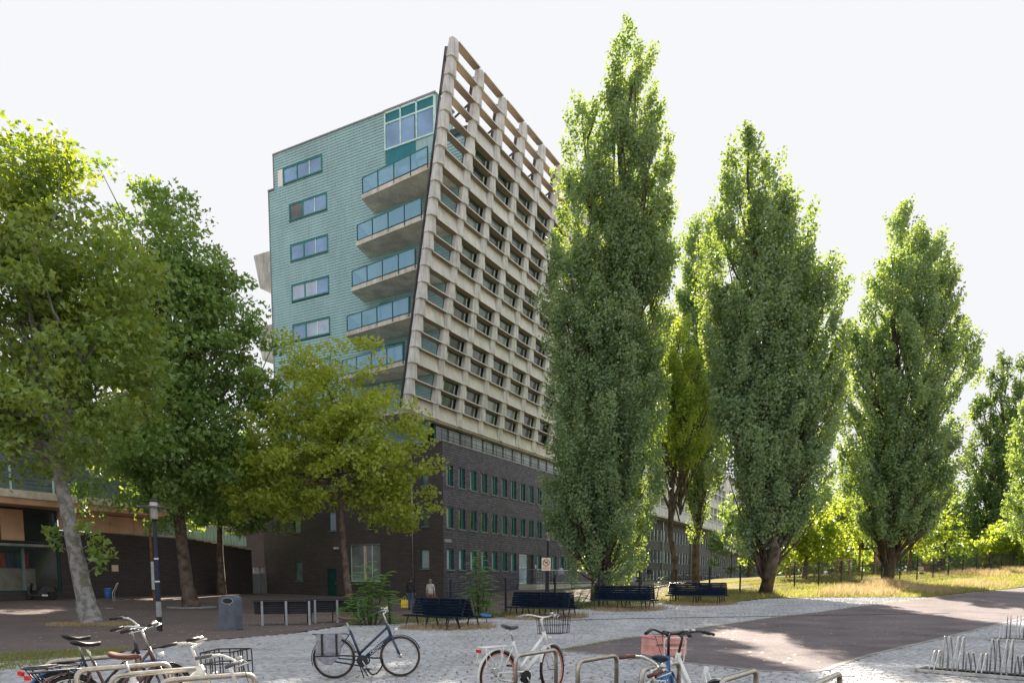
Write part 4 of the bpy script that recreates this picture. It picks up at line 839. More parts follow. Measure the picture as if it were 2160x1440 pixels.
# ---- tree-of-heaven shrubs with feather leaves at the fence
def ailanthus(label, base, stems, seed):
    rr = np.random.default_rng(seed); T = thing('feather_leaf_shrub', label, 'shrub', base); PS = []; DS = []; st = MB(); rach = MB()
    for (dx, dy, h) in stems:
        top = np.array((dx, dy, h)); bs = np.array((dx * .3, dy * .3, -.05)); st.tube(wiggle(bs, top, rr, 4, .06), [.03, .026, .022, .016, .01], 5)
        nl = int(9 + h * 8)
        for i in range(nl):
            t = .18 + .82 * (i + rr.random()) / nl; o = bs + (top - bs) * t; g = rr.random() * 6.28; L = (.55 + .35 * rr.random()) * (1.1 - .35 * t); up = .25 + .55 * t
            d = np.array((math.cos(g), math.sin(g), up)); d /= np.linalg.norm(d); pts = []
            for k in range(10):
                s = k / 9; pts.append(o + d * L * s + np.array((0, 0, -.42 * L * s * s)))
            rach.tube(pts[::3], [.008, .006, .005, .003], 3, cap=False); tg = np.gradient(np.array(pts), axis=0)
            for k in range(2, 10):
                a = unit(tg[k]); sd = unit(np.cross(a, np.array((0, 0, 1.)))); ll = .15 * (1.15 - .06 * k)
                for sg in (1, -1):
                    q = pts[k]; e = unit(sd * sg + a * .35 + np.array((0, 0, -.25))); PS.append(q); w = unit(np.cross(e, np.array((0, 0, 1.)))) * ll * .22
                    DS.append(np.stack([q, q + e * ll * .4 + w, q + e * ll, q + e * ll * .4 - w]))
    V = np.concatenate(DS); F = np.arange(len(V)).reshape(-1, 4); raw_mesh('foliage', V, F, M['leaf_ail'], T); st.build('stems', M['bark'], T); rach.build('leaf_stalks', M['leaf_ail'], T)
ailanthus('dense green feather-leaved shrub in front of the single bench', gp(-5.3, 26.9), [(0, 0, 1.75), (.5, .1, 1.5), (-.5, .1, 1.2), (.2, -.2, 2.1), (.9, 0, .9), (-.8, -.1, .8), (-.2, .3, 2.3), (.55, .3, 1.9), (-1.0, .2, .55), (.1, -.4, 1.0), (-.4, -.4, .8)], 3)
ailanthus('tall feather-leaved shrub growing up the fence between the first two benches', gp(-1.4, 30.6), [(0, 0, 2.5), (.3, 0, 2.0), (-.4, .1, 1.7), (.6, .1, 1.3), (-.1, .2, 2.9), (.1, -.2, 1.1), (-.6, 0, .9)], 4)
ailanthus('low weedy shrub at the fence beside the sign post', gp(2.9, 33.9), [(0, 0, 1.2), (.4, 0, .9), (-.4, 0, .8), (.9, .1, 1.0), (-.1, .1, 1.4), (1.3, .2, .7)], 6)
ailanthus('small green shrub at the foot of the fence behind the third bench', gp(7.4, 37.8), [(0, 0, 1.1), (.4, 0, 1.3), (-.3, 0, .7)], 8)
# ---- grass and weeds
def blades(name, label, cat, XY, h, mat, seed, w=.008, parent=None):
    rr = np.random.default_rng(seed); XY = np.asarray(XY); n = len(XY); z = TZ(XY[:, 0], XY[:, 1]); hh = h * (.5 + rr.random(n)); g = rr.random(n) * 6.28; ln = rr.normal(0, .35, (n, 2)) * hh[:, None]
    B = np.stack([XY[:, 0], XY[:, 1], z], 1); s = np.stack([np.cos(g), np.sin(g), 0 * g], 1) * (w * (.6 + .8 * rr.random(n)))[:, None]
    mid = B + np.stack([ln[:, 0] * .35, ln[:, 1] * .35, hh * .6], 1); tp = B + np.stack([ln[:, 0], ln[:, 1], hh], 1)
    V = np.stack([B - s, B + s, mid + s * .7, tp, tp - s * .1, mid - s * .7], 1).reshape(-1, 3); i = 6 * np.arange(n)[:, None]
    F = np.concatenate([i + [0, 1, 2, 5], i + [5, 2, 3, 4]]); return tag(raw_mesh(name, V, F, mat, parent), label, cat, kind='stuff')
def scatter(poly, n, seed):
    rr = np.random.default_rng(seed); P = np.array(poly); out = []
    while sum(map(len, out)) < n:
        x = P[:, 0].min() + rr.random(n) * np.ptp(P[:, 0]); y = P[:, 1].min() + rr.random(n) * np.ptp(P[:, 1]); k = inside(poly, x, y); out.append(np.stack([x[k], y[k]], 1))
    return np.concatenate(out)[:n]
def lumpy(p, seed, s=.5, thr=0.):
    rr = np.random.default_rng(seed); a = rr.random((6, 3)) * 6.28; k = rr.normal(0, s, (6, 2)); v = sum(np.sin(p @ k[i] + a[i, 0]) for i in range(6)); return p[v > thr]
gp1 = [(9.0, 36.2), (9.9, 35.6), (13.4, 38.2), (17, 38.0), (21.4, 37.4), (27.5, 42.9), (34.1, 49), (47.9, 61.2), (60, 72), (52, 72), (39.8, 62.4), (30.9, 55.4), (22, 48.6), (13, 41.6), (9.6, 39)]
blades('lawn_grass', 'short dry green grass between path and fence', 'grass', lumpy(scatter(gp1, 42000, 1), 2, .6, -1.2), .16, M['grass_blade'], 3, .014)
gp2 = [(16, 38.6), (21.4, 37.8), (27.5, 43.3), (34, 49.4), (48, 61.6), (60, 72.3), (55, 74), (39.8, 63.2), (30.9, 56), (24, 49)]
blades('tall_dry_grass', 'tall straw-coloured grass along the bank on the right', 'grass', lumpy(scatter(gp2, 36000, 4), 5, .5, -.2), .38, M['grass_dry'], 6, .012)
gp3 = [(9.6, 39.5), (13, 42), (22, 49), (31, 56), (40, 63), (44, 72), (30, 70), (17, 58), (11, 48)]
blades('far_grass', 'sunlit grass on the mound behind the fence', 'grass', lumpy(scatter(gp3, 18000, 7), 8, .4, -2.), .13, M['grass_blade'], 9, .02)

edge = np.array(ROAD[12:] + ROAD[:1]); rr_ = np.random.default_rng(77); sg = rr_.integers(1, len(edge) - 1, 5200); tt = rr_.random(5200)[:, None]
pe = edge[sg] * tt + edge[sg + 1] * (1 - tt) + rr_.normal(0, .05, (5200, 2)); pe = pe[pe[:, 1] < 46]
blades('edge_grass', 'thin line of grass growing along the far edge of the asphalt', 'grass', lumpy(pe, 78, 1.5, -1.5), .05, M['grass_blade'], 79, .010)

# balcony plants
for k, (pt, x, y, z, hh) in enumerate(PLANTS):
    rr = np.random.default_rng(90 + k); pt.location = TC; pt.rotation_euler = (0, 0, TR); tag(pt, ['leafy potted plant behind glass on the second balcony from below', 'potted plant behind glass on the middle balcony'][k], 'plant')
    P = clump_points(np.array([(x, y, z + .3 + hh * .4), (x + .1, y, z + .3 + hh * .8)]), np.full((2, 3), .3), 50, rr); V, F = leaf_arrays(P, .13, 'kite', rr); raw_mesh('foliage', V, F, M['leaf_plane_dark'], pt)
# dead leaves blown over the paving
rr_ = np.random.default_rng(101); q = np.concatenate([scatter([(-12, 11), (10, 11), (16, 30), (-16, 34)], 2600, 102), disc_(-15.7, 27, 5, 700, 103), disc_(-9, 40, 6, 700, 104)]) if False else scatter([(-15, 11), (9, 11), (18, 34), (-20, 42)], 3200, 102)
q = lumpy(q, 105, .7, -1.); n = len(q); z = TZ(q[:, 0], q[:, 1]) + .034; P = np.stack([q[:, 0], q[:, 1], z], 1); g = rr_.random(n) * 6.28; s_ = .025 + .03 * rr_.random(n)
A = np.stack([np.cos(g), np.sin(g), .2 * rr_.random(n)], 1) * s_[:, None]; B = np.stack([-np.sin(g), np.cos(g), .3 * rr_.random(n)], 1) * s_[:, None] * .7
V = np.stack([P - A, P - B, P + A, P + B], 1).reshape(-1, 3); F = np.arange(4 * n).reshape(-1, 4)
tag(raw_mesh('fallen_leaves', V, F, M['grass_dry']), 'small dry leaves scattered over the paving', 'leaves', kind='stuff')

# far hedge closing the view under the trees
def hedge():
    rr = np.random.default_rng(131); C = []
    for (a, b, n) in (((30, 84), (52, 88), 90), ((50, 86), (74, 94), 110), ((58, 78), (84, 88), 80), ((36, 112), (90, 124), 150)):
        t = rr.random(n); C.append(np.stack([a[0] + (b[0] - a[0]) * t, a[1] + (b[1] - a[1]) * t + rr.normal(0, .8, n), rr.random(n) * 3.2 * (1 if a[1] < 100 else 2.2)], 1))
    C = np.concatenate(C); C[:, 2] += TZ(C[:, 0], C[:, 1]); P = clump_points(C, np.full((len(C), 3), 1.3), 70, rr); V, F = leaf_arrays(P, .36, 'kite', rr)
    tag(raw_mesh('far_hedge', V, F, M['leaf_plane_dark']), 'far green hedge reading as one mass behind the playground', 'hedge', kind='stuff')
hedge()
# ================================================================ STREET FURNITURE
def sl(a, b, w, h, mat, parent, name='slat', up=(0, 0, 1)): return MB().bar(a, b, w, h, up=up).build(name, mat, parent)
def double_bench(label, x, y, rz, L=2.8):
    T = thing('double_bench', label, 'bench', gp(x, y), rz, 'navy double benches along the fence')
    z0 = tz(x, y); ax = Vector((math.cos(rz), math.sin(rz))); ay = Vector((-ax.y, ax.x))
    def g(px, py): return tz(x + ax.x * px + ay.x * py, y + ax.y * px + ay.y * py) - z0
    sm = MB().bar((-L / 2, 0, 0), (L / 2, 0, 0), .085, .034).mesh('slat', M['bench'])
    for s in (-1, 1):
        for j in range(5): inst(sm, 'seat_slat', T, (0, s * (.28 + .098 * j), .455 - .012 * (2 - j) ** 2 * .6), (s * (-.10 + .05 * j), 0, 0))
        for j in range(6):
            t = j / 5; inst(sm, 'back_slat', T, (0, s * (.235 - .13 * t - .03 * t * t), .53 + .098 * j), (s * R(90 - 14 - 10 * t), 0, 0))
    for px in (-L / 2 + .25, 0, L / 2 - .25):
        f = MB()
        for s in (-1, 1):
            f.tube([(px, s * .20, .44), (px, s * .74, .42)], .022, 5); f.tube([(px, s * .60, .42), (px, s * .76, g(px, s * .76) - .03)], .024, 5); f.tube([(px, s * .22, .44), (px, s * .10, 1.05)], .022, 5); f.tube([(px, s * .26, .43), (px, s * .13, g(px, s * .13) - .03)], .026, 5)
        f.build('leg_frame', M['bench_leg'], T)
    return T
BN = [(-2.45, 25.2, -46), (1.25, 29.6, -36), (5.05, 32.6, -34), (9.1, 35.5, -30)]
for (x, y, a), w in zip(BN, ('navy double bench nearest the centre bicycle, with dry weeds beneath', 'navy double bench directly below the no-dogs sign', 'navy double bench behind the bicycle with pink crate', 'navy double bench farthest right, its end catching the sun')): double_bench(w, x, y, R(a))
def back_bench(label, x, y, rz, L=2.1):
    T = thing('single_bench', label, 'bench', gp(x, y), rz, 'single benches on the dark square')
    sm = MB().bar((-L / 2, 0, 0), (L / 2, 0, 0), .085, .032).mesh('slat', M['bench_brown'])
    for j in range(5): inst(sm, 'seat_slat', T, (0, .16 + .098 * j, .44), (0, 0, 0))
    for j in range(5): inst(sm, 'back_slat', T, (0, .10 - .035 * j, .50 + .085 * j), (R(72), 0, 0))
    MB().bar((-L / 2 - .03, -.10, .93), (L / 2 + .03, -.10, .93), .20, .03).build('top_board', M['bench'], T)
    for px in (-L / 2 + .3, .1, L / 2 - .12):
        MB().box((px - .04, -.19, -.05), (px + .04, -.12, .91)).build('post', M['galv_paint'], T)
        MB().tube([(px - .1, .16, .43), (px - .1, .58, .42)], .022, 5).tube([(px - .1, .50, .42), (px - .1, .72, -.03)], .022, 5).build('leg', M['bench_leg'], T)
back_bench('dark slatted bench with grey posts seen from behind, beside the bin', -8.55, 27.0, R(14))
back_bench('dark bench with grey posts half hidden by the feathery shrub', -7.05, 28.6, R(20))
# ---- bin
B_ = thing('litter_bin', 'grey metal litter bin with domed top and oval opening', 'bin', gp(-9.44, 24.2), R(-8))
w, h = .29, 1.17
o = [(-w, 0), (w, 0), (w + .015, .9)] + [(w * math.cos(t) + .0, .93 + .24 * math.sin(t)) for t in [math.pi * k / 14 for k in range(0, 15)]] + [(-w - .015, .9)]
o = [(-w, 0), (w, 0)] + [(w * (abs(math.cos(t)) ** .5) * (1 if math.cos(t) > 0 else -1), .95 + .22 * math.sin(t) ** .8) for t in [math.pi * k / 14 for k in range(15)]]
MB().prism(o, lambda x, z: (x, -.24, z), lambda x, z: (x, .24, z)).build('body', M['bin'], B_)
def oval(cx, cz, a, b, y0, y1, n=20): return MB().prism([(cx + a * math.cos(2 * math.pi * k / n), cz + b * math.sin(2 * math.pi * k / n)) for k in range(n)], lambda x, z: (x, y0, z), lambda x, z: (x, y1, z))
oval(.04, .99, .20, .115, -.252, -.241).build('opening_rim', M['galv_paint'], B_); oval(.04, .99, .175, .09, -.258, -.2525).build('opening', M['black'], B_)
MB().box((-.05, -.252, .08), (.25, -.2415, .80)).build('door', M['bin'], B_); MB().lathe([(0, 0), (.018, 0), (.018, .02), (0, .02)], 10, (.12, -.256, .86), Matrix.Rotation(R(90), 3, 'X')).build('lock', M['galv'], B_); MB().box((-.305, -.235, 0), (.305, .235, .03)).build('base', M['black'], B_)
# ---- lamps
def lamp(label, x, y, h=4.25, full=True, rz=0):
    T = thing('street_lamp', label, 'lamp', gp(x, y, -.02), rz, 'lantern street lamps')
    MB().lathe([(.085, 0), (.085, .5)], 12).build('base_sleeve', M['black_metal'], T, False)
    MB().lathe([(.082, .501), (.08, 1.0)], 12).build('grey_band', M['lamp_grey'] if full else M['lamp_blue'], T)
    MB().lathe([(.079, 1.001), (.055, h - .75), (.055, h - .70), (.09, h - .62)], 12).build('pole', M['lamp_blue'], T, False)
    if full:
        for z in (1.62, 2.35): MB().lathe([(.0785 - (z - 1) * .009, z), (.0785 - (z - 1) * .009 + .003, z + .005), (.0785 - (z - 1) * .009 + .003, z + .04), (.0785 - (z - 1) * .009, z + .045)], 12).build('stripe', M['print_white'], T)
    MB().lathe([(.09, h - .62), (.125, h - .60), (.125, h - .08), (.11, h - .07)], 16).build('lantern_glass', M['lamp_glass'], T, True)
    MB().lathe([(.02, h - .6), (.035, h - .55), (.035, h - .2), (.02, h - .18)], 8).build('bulb', M['lens'], T, True)
    MB().lathe([(.13, h - .22), (.46, h - .245), (.47, h - .235), (.13, h - .195)], 24).build('brim', M['galv_paint'], T, True)
    MB().lathe([(.128, h - .08), (.135, h - .075), (.135, h), (.05, h + .02), (0, h + .02)], 16).build('cap', M['black_metal'], T, True)
    for k in range(3): MB().tube([(.12 * math.cos(2.1 * k), .12 * math.sin(2.1 * k), h - .6), (.12 * math.cos(2.1 * k), .12 * math.sin(2.1 * k), h - .08)], .008, 4).build('strut', M['black_metal'], T)
    return T
lamp('dark blue lamp post with disc brim and grey band, beside the left bicycles', -11.49, 23.46)
lamp('lamp post behind the no-dogs sign, in front of the brick wall', 2.3, 46.5, full=False); lamp('lamp post standing between the tallest poplar and the far wing', 11.4, 64, 4.1, False); lamp('small distant lamp post left of the broad poplar', 27.2, 90, 4.2, False)
PB = thing('banner_pole', 'brown wooden pole carrying a narrow yellow and white banner', 'pole', gp(-22.1, 44.7), 0)
MB().tube([(0, 0, -.1), (-.1, 0, 4.9)], [.11, .085], 8).build('pole', M['wood_brown'], PB)
MB().box((.09, -.05, .75), (.27, -.02, 2.4)).build('yellow_banner', M['yellow'], PB); MB().box((-.09, -.13, .7), (.088, -.11, 2.4)).build('pale_banner', M['banner_white'], PB)
# ---- fence
FN = thing('wire_fence', 'dark mesh fence on posts running from the benches up the bank', 'fence', (0, 0, 0))
KS = list(range(-10, 17)); fh_ = 1.62
pm_ = MB().box((-.035, -.035, -.2), (.035, .035, fh_)).box((-.04, -.04, fh_), (.04, .04, fh_ + .03)).mesh('post', M['fence']); fa = math.atan2(FD[1], FD[0])
for k in KS: inst(pm_, 'post', FN, gp(*fpost(k)), (0, 0, fa))
def wire(m, a, b, w): m.bar(a, b, w, w)
for k in KS[:-1]:
    a, b = Vector(gp(*fpost(k))), Vector(gp(*fpost(k + 1))); d = b - a; m = MB(); n = 34; wv = .0055 if k < -2 else .009
    for j in range(1, n): p = a + d * j / n; wire(m, p + Vector((0, 0, .06)), p + Vector((0, 0, fh_ - .05)), wv)
    for z in np.linspace(.08, fh_ - .08, 8): wire(m, a + Vector((0, 0, z)) + d * .012, b + Vector((0, 0, z)) - d * .012, wv * 1.7)
    m.build('mesh_panel', M['fence'], FN)
# ---- no-dogs sign
SG = thing('no_dogs_sign', 'cream sign with a barred dog symbol on a dark post', 'sign', gp(1.53, 32.6), 0)
MB().box((-.04, -.04, -.1), (.04, .04, 2.45)).build('post', M['fence'], SG); MB().box((-.2, -.065, 1.85), (.2, -.045, 2.42)).build('panel', M['sign'], SG)
def ring(cx, cz, r0, r1, y, n=24):
    m = MB()
    for k in range(n):
        a, b = 2 * math.pi * k / n, 2 * math.pi * (k + 1) / n
        m.hexa([(cx + r * math.cos(t), yy, cz + r * math.sin(t)) for yy in (y, y + .004) for r, t in ((r0, a), (r1, a), (r1, b), (r0, b))])
    return m
ring(0, 2.2, .125, .155, -.0705).build('red_ring', M['ink'], SG); MB().obox((0, -.0695, 2.2), (.095, 0, -.095), (0, .0015, 0), (.012, 0, .012)).build('red_bar', M['print_red'], SG)
dg = [(-.075, .0), (-.05, .04), (-.06, .07), (-.03, .055), (.045, .045), (.075, .075), (.08, .06), (.065, .02), (.065, -.06), (.045, -.06), (.04, -.005), (-.03, -.005), (-.035, -.06), (-.055, -.06), (-.05, 0)]
MB().prism([(a, b + 2.2) for a, b in dg], lambda x, z: (x, -.0674, z), lambda x, z: (x, -.0655, z)).build('dog_symbol', M['ink'], SG)
for z, l in ((1.99, .14), (1.945, .16), (1.90, .12)): MB().box((-l, -.0675, z), (l, -.0655, z + .014)).build('text_line', M['print_red'], SG)
# ---- inverted-U bicycle hoops
HO = [(-4.86, 7.45, .55, .8, 'leftmost steel hoop beside the black bicycle'), (-4.14, 6.79, .60, .62, 'second steel hoop from the left among the parked bicycles'), (-3.59, 6.39, .60, .60, 'third steel hoop from the left, under the white frame'), (-3.0, 6.09, .65, .45, 'fourth steel hoop from the left, below the handlebar with bell'),
      (.04, 8.2, .51, .74, 'steel hoop in front of the white bicycle with salmon rims'), (.70, 7.6, .51, .68, 'empty steel hoop right of the salmon-rimmed bicycle'), (1.25, 6.9, .52, .68, 'steel hoop behind the handlebar with the brown grip'), (1.80, 6.15, .56, .76, 'empty steel hoop right of the bicycle with pink crate'), (2.52, 5.95, .55, .74, 'rightmost steel hoop, only its top corner in view')]
for x, y, dx, dy, lb in HO:
    z = tz(x, y); p = rounded([(x, y, z - .05), (x, y, z + .8), (x + dx, y + dy, z + .8), (x + dx, y + dy, z - .05)], .10, 6)
    T = thing('bicycle_hoop', lb, 'bike stand', (x, y, z), 0, 'steel bicycle hoops'); MB().tube([q - Vector((x, y, z)) for q in p], .025, 12).build('hoop', M['hoops'], T, True)
    for q in ((0, 0), (dx, dy)): MB().lathe([(.06, 0), (.06, .03), (.03, .04)], 12, (q[0], q[1], .0)).build('foot_plate', M['galv'], T)
# ---- grid bicycle racks on the right
def rack(label, x, y, ang, n):
    T = thing('bicycle_rack', label, 'bike rack', gp(x, y, .03), ang, 'low wheel racks on the right')
    L = n * .38 + .25
    for yy in (0, .55): MB().bar((0, yy, .03), (L, yy, .03), .06, .05).build('rail', M['galv'], T)
    for yy in (.14, .42): MB().bar((.1, yy, .03), (L, yy, .03), .03, .03).build('rail', M['bench_leg'], T)
    MB().bar((0, -.03, .03), (0, .58, .03), .06, .05).build('end_bar', M['galv'], T)
    for k in range(n):
      for sd in (0, 1):
        hi = (k + sd) % 2; top = .64 if hi else .38; x0 = .22 + .36 * k + .15 * sd
        for q in (0, .075):
            xx = x0 + q; pts = rounded([(xx, 0, .05), (xx, 0, .22 if hi else .08), (xx, .24, top), (xx, .34, top), (xx, .34, .05)], .06, 4)
            if sd: pts = [Vector((p.x, .55 - p.y, p.z)) for p in pts]
            MB().tube(pts, .013, 6).build('wheel_loop', M['galv'], T, True)
rack('galvanised wheel rack standing in the sun at the right edge', 7.25, 12.85, R(-46), 7)
rack('galvanised wheel rack in the shade farther back at the right edge', 12.35, 18.6, R(-34), 5)
# ================================================================ BICYCLES
def text_mesh(txt, size, name, mat, parent, mtx, ext=.0015):
    cu = bpy.data.curves.new('t', 'FONT'); cu.body = txt; cu.size = size; cu.extrude = ext; cu.align_x = 'CENTER'; cu.align_y = 'CENTER'; ob = bpy.data.objects.new('t', cu); COL.objects.link(ob)
    me = bpy.data.meshes.new_from_object(ob.evaluated_get(bpy.context.evaluated_depsgraph_get())); bpy.data.objects.remove(ob); me.materials.clear(); me.materials.append(mat); me.transform(mtx)
    return inst(me, name, parent)
WR = .345
def wheel_meshes(tm, rm):
    t = MB(); n = 32; ty = MB().tube([(WR * .945 * math.cos(2 * math.pi * k / n), 0, WR * .945 * math.sin(2 * math.pi * k / n)) for k in range(n)], .022, 8, closed=True).mesh('tyre', tm, True)
    ri = MB().tube([((WR - .046) * math.cos(2 * math.pi * k / n), 0, (WR - .046) * math.sin(2 * math.pi * k / n)) for k in range(n)], .0125, 6, closed=True).mesh('rim', rm, True)
    sp = MB()
    for k in range(28):
        a = 2 * math.pi * k / 28; s = .03 if k % 2 else -.03; q = a + (.35 if (k // 2) % 2 else -.35)
        sp.tube([(.022 * math.cos(q), s, .022 * math.sin(q)), ((WR - .05) * math.cos(a), 0, (WR - .05) * math.sin(a))], .0017, 3, cap=False)
    hb = MB().lathe([(.012, -.06), (.03, -.04), (.022, -.02), (.022, .02), (.03, .04), (.012, .06)], 10, M=Matrix.Rotation(R(90), 3, 'X')).mesh('hub', M['galv'], True)
    return ty, ri, sp.mesh('spokes', M['galv']), hb
WM = {}
def bike(label, x, y, head, frame='black_metal', tyre='rubber', rim='galv', steer=0, saddle='black', grip='black', bar='galv', fender=None, thick=.017, carrier='black_metal', basket=None, panniers=False, step=True, lean=3, twin=False, sh=.97, lens=True, chain=True, kick=True, wide=.30, rack_style=None, size=1.):
    T = thing('bicycle', label, 'bicycle', gp(x, y, .022), 0); T.rotation_euler = Euler((R(lean), 0, head), 'XYZ')
    T.rotation_euler = (Matrix.Rotation(head, 3, 'Z') @ Matrix.Rotation(R(lean), 3, 'X')).to_euler()
    T.scale = (size,) * 3; fm = M[frame]; fe = M[fender or frame]; key = (tyre, rim)
    if key not in WM: WM[key] = wheel_meshes(M[tyre], M[rim])
    A = Vector((0, 0, WR)); F = Vector((1.10, 0, WR)); BB = Vector((.46, 0, .29)); ST = Vector((.27, 0, .80)); HT = Vector((.885, 0, .90)); HB = Vector((.955, 0, .68))
    ax = (HT - HB).normalized(); SM = Matrix.Translation(HB) @ Matrix.Rotation(R(steer), 4, ax) @ Matrix.Translation(-HB)
    def wheel(nm, c, mtx=None):
        ty, ri, sp, hb = WM[key]; w = inst(ty, nm, T); w.matrix_local = (mtx if mtx is not None else Matrix()) @ Matrix.Translation(c)
        inst(ri, 'rim', w); inst(sp, 'spokes', w); inst(hb, 'hub', w); return w
    wheel('rear_wheel', A); wheel('front_wheel', F, SM)
    # frame
    f = MB(); f.tube([BB, ST], thick, 8); f.tube([HB - ax * .02, HT], thick * 1.25, 8); f.tube([HB + ax * .02, BB + Vector((.02, 0, .02))], thick * 1.35, 8)
    if step: f.tube(rounded([HT - ax * .05, BB.lerp(HT, .25) + Vector((0, 0, .10)), BB.lerp(ST, .22)], .12, 5), thick, 8)
    else: f.tube([HT - ax * .04, ST.lerp(BB, .08)], thick, 8)
    for s in (-1, 1): f.tube([BB + Vector((-.03, s * .03, 0)), A + Vector((0, s * .065, 0))], .010, 6); f.tube([ST + Vector((0, s * .02, -.05)), A + Vector((0, s * .065, 0))], .009, 6)
    fo = f.build('frame', fm, T, True)
    # fork and handlebar
    k = MB()
    for s in (-1, 1): k.tube([SM @ (HB + Vector((0, s * .045, 0))), SM @ (HB.lerp(F, .55) + Vector((.0, s * .055, 0))), SM @ (F + Vector((0, s * .058, 0)))], [.016, .013, .010], 6)
    k.tube([SM @ (HB + Vector((0, -.045, .005))), SM @ (HB + Vector((0, .045, .005)))], .016, 6); k.build('fork', fm, T, True)
    TP = HT + ax * .20; st = MB().tube([HT, TP], .014, 8).tube([SM @ (TP - ax * .02), SM @ (TP + Vector((.06, 0, .015)))], .014, 6)
    st.build('stem', M[bar], T, True); c = TP + Vector((.06, 0, .015)); hw = wide
    hb = MB(); pts = rounded([c + Vector((-.21, -hw, .015)), c + Vector((-.04, -hw * .80, .05)), c + Vector((.02, -.08, .01)), c, c + Vector((.02, .08, .01)), c + Vector((-.04, hw * .80, .05)), c + Vector((-.21, hw, .015))], .1, 4)
    hb.tube([SM @ p for p in pts], .0115, 8); ho = hb.build('handlebar', M[bar], T, True)
    for s in (-1, 1):
        a_, b_ = c + Vector((-.09, s * hw * .862, .041)), c + Vector((-.22, s * (hw + .006), .013)); MB().tube([SM @ a_, SM @ b_], .0165, 8).build('grip', M[grip], ho, True)
        a_ = c + Vector((-.05, s * hw * .80, .045)); MB().tube([SM @ a_, SM @ (a_ + Vector((.03, s * .03, -.015))), SM @ (a_ + Vector((-.09, s * .065, -.045)))], [.012, .008, .006], 5).build('brake_lever', M['galv'] if bar != 'black_metal' else M['black'], ho, True)
    MB().tube([SM @ (c + Vector((-.03, .2, .03))), SM @ (c + Vector((.12, .16, -.02))), SM @ (HB + Vector((.08, .05, .12))), SM @ (HB + Vector((.02, .05, -.05)))], .003, 4).build('brake_cable', M['black'], ho)
    MB().lathe([(0, 0), (.028, .004), (.03, .02), (.02, .034), (0, .038)], 12, SM @ (c + Vector((-.03, -.16, .035)))).build('bell', M['galv'], ho, True)
    # saddle
    sc = ST + (ST - BB).normalized() * (sh - .80)
    if saddle: MB().tube([ST, sc], .0135, 8).build('seat_post', M['galv'], T, True)
    if saddle:
     s = MB(); prof = [(-.135, .055, .035), (-.12, .095, .05), (-.06, .10, .05), (.0, .07, .045), (.07, .035, .04), (.13, .024, .035), (.155, .012, .02)]; V = []
     for (dx, hw_, th) in prof:
        z = .012 if dx < -.05 else 0; z += .02 if dx < -.1 else 0
        V += [sc + Vector((dx, -hw_, z + .02)), sc + Vector((dx, -hw_ * .7, z + .05)), sc + Vector((dx, 0, z + .055)), sc + Vector((dx, hw_ * .7, z + .05)), sc + Vector((dx, hw_, z + .02)), sc + Vector((dx, 0, z + .02 - th * .6))]
     fs = [(i * 6 + q, i * 6 + (q + 1) % 6, (i + 1) * 6 + (q + 1) % 6, (i + 1) * 6 + q) for i in range(len(prof) - 1) for q in range(6)] + [tuple(range(6)), tuple((len(prof) - 1) * 6 + q for q in reversed(range(6)))]
     so = s.add(V, fs).build('saddle', M[saddle], T, True); so.modifiers.new('sub', 'SUBSURF').levels = 1; so.modifiers['sub'].render_levels = 1
     for q in (-.04, .04): MB().tube([sc + Vector((-.08, q, .01)), sc + Vector((.08, q * .4, .0))], .005, 4).build('saddle_rail', M['galv'], so)
    # mudguards
    def guard(ctr, a0, a1, mtx, nm):
        m = MB(); n = 18; r0 = WR + .022; P = []
        for i in range(n + 1):
            a = a0 + (a1 - a0) * i / n
            for yy, rr_ in ((-.028, r0 - .008), (-.018, r0 + .004), (.018, r0 + .004), (.028, r0 - .008), (.018, r0), (-.018, r0)): P.append(mtx @ (ctr + Vector((rr_ * math.cos(a), yy, rr_ * math.sin(a)))))
        m.add(P, [(i * 6 + q, i * 6 + (q + 1) % 6, i * 6 + 6 + (q + 1) % 6, i * 6 + 6 + q) for i in range(n) for q in range(6)]); m.build(nm, fe, T, True)
    guard(A, R(12), R(200), Matrix(), 'rear_mudguard'); guard(F, R(20), R(160), SM, 'front_mudguard')
    # drive
    if chain: MB().tube(rounded([A + Vector((-.05, -.075, .045)), BB + Vector((.10, -.075, .07)), BB + Vector((.13, -.075, -.02)), BB + Vector((.02, -.075, -.10)), A + Vector((-.03, -.075, -.05)), A + Vector((-.07, -.075, 0))], .05, 4), .014, 6, closed=True).build('chain_guard', M['black'] if frame != 'white_paint' else M['white_paint'], T, True)
    MB().lathe([(0, -.006), (.095, -.006), (.095, .006), (0, .006)], 18, BB + Vector((0, -.085, 0)), Matrix.Rotation(R(90), 3, 'X')).build('chainring', M['black_metal'], T)
    cr = MB().tube([BB + Vector((0, -.11, 0)), BB + Vector((.08, -.115, -.14))], .011, 6).tube([BB + Vector((0, .09, 0)), BB + Vector((-.08, .10, .14))], .011, 6).build('crank', M['galv'], T, True)
    for s_, (dx, dz) in ((-1, (.08, -.14)), (1, (-.08, .14))): MB().box((BB.x + dx - .045, s_ * .165 - .045, BB.z + dz - .012), (BB.x + dx + .045, s_ * .165 + .045, BB.z + dz + .012)).build('pedal', M['black'], cr)
    if kick: MB().tube([BB + Vector((-.06, .03, -.02)), BB + Vector((.10, .20, -.285))], .011, 6).tube([BB + Vector((-.06, -.03, -.02)), BB + Vector((.02, -.16, -.285))], .011, 6).build('kickstand', M['black_metal'], T, True)
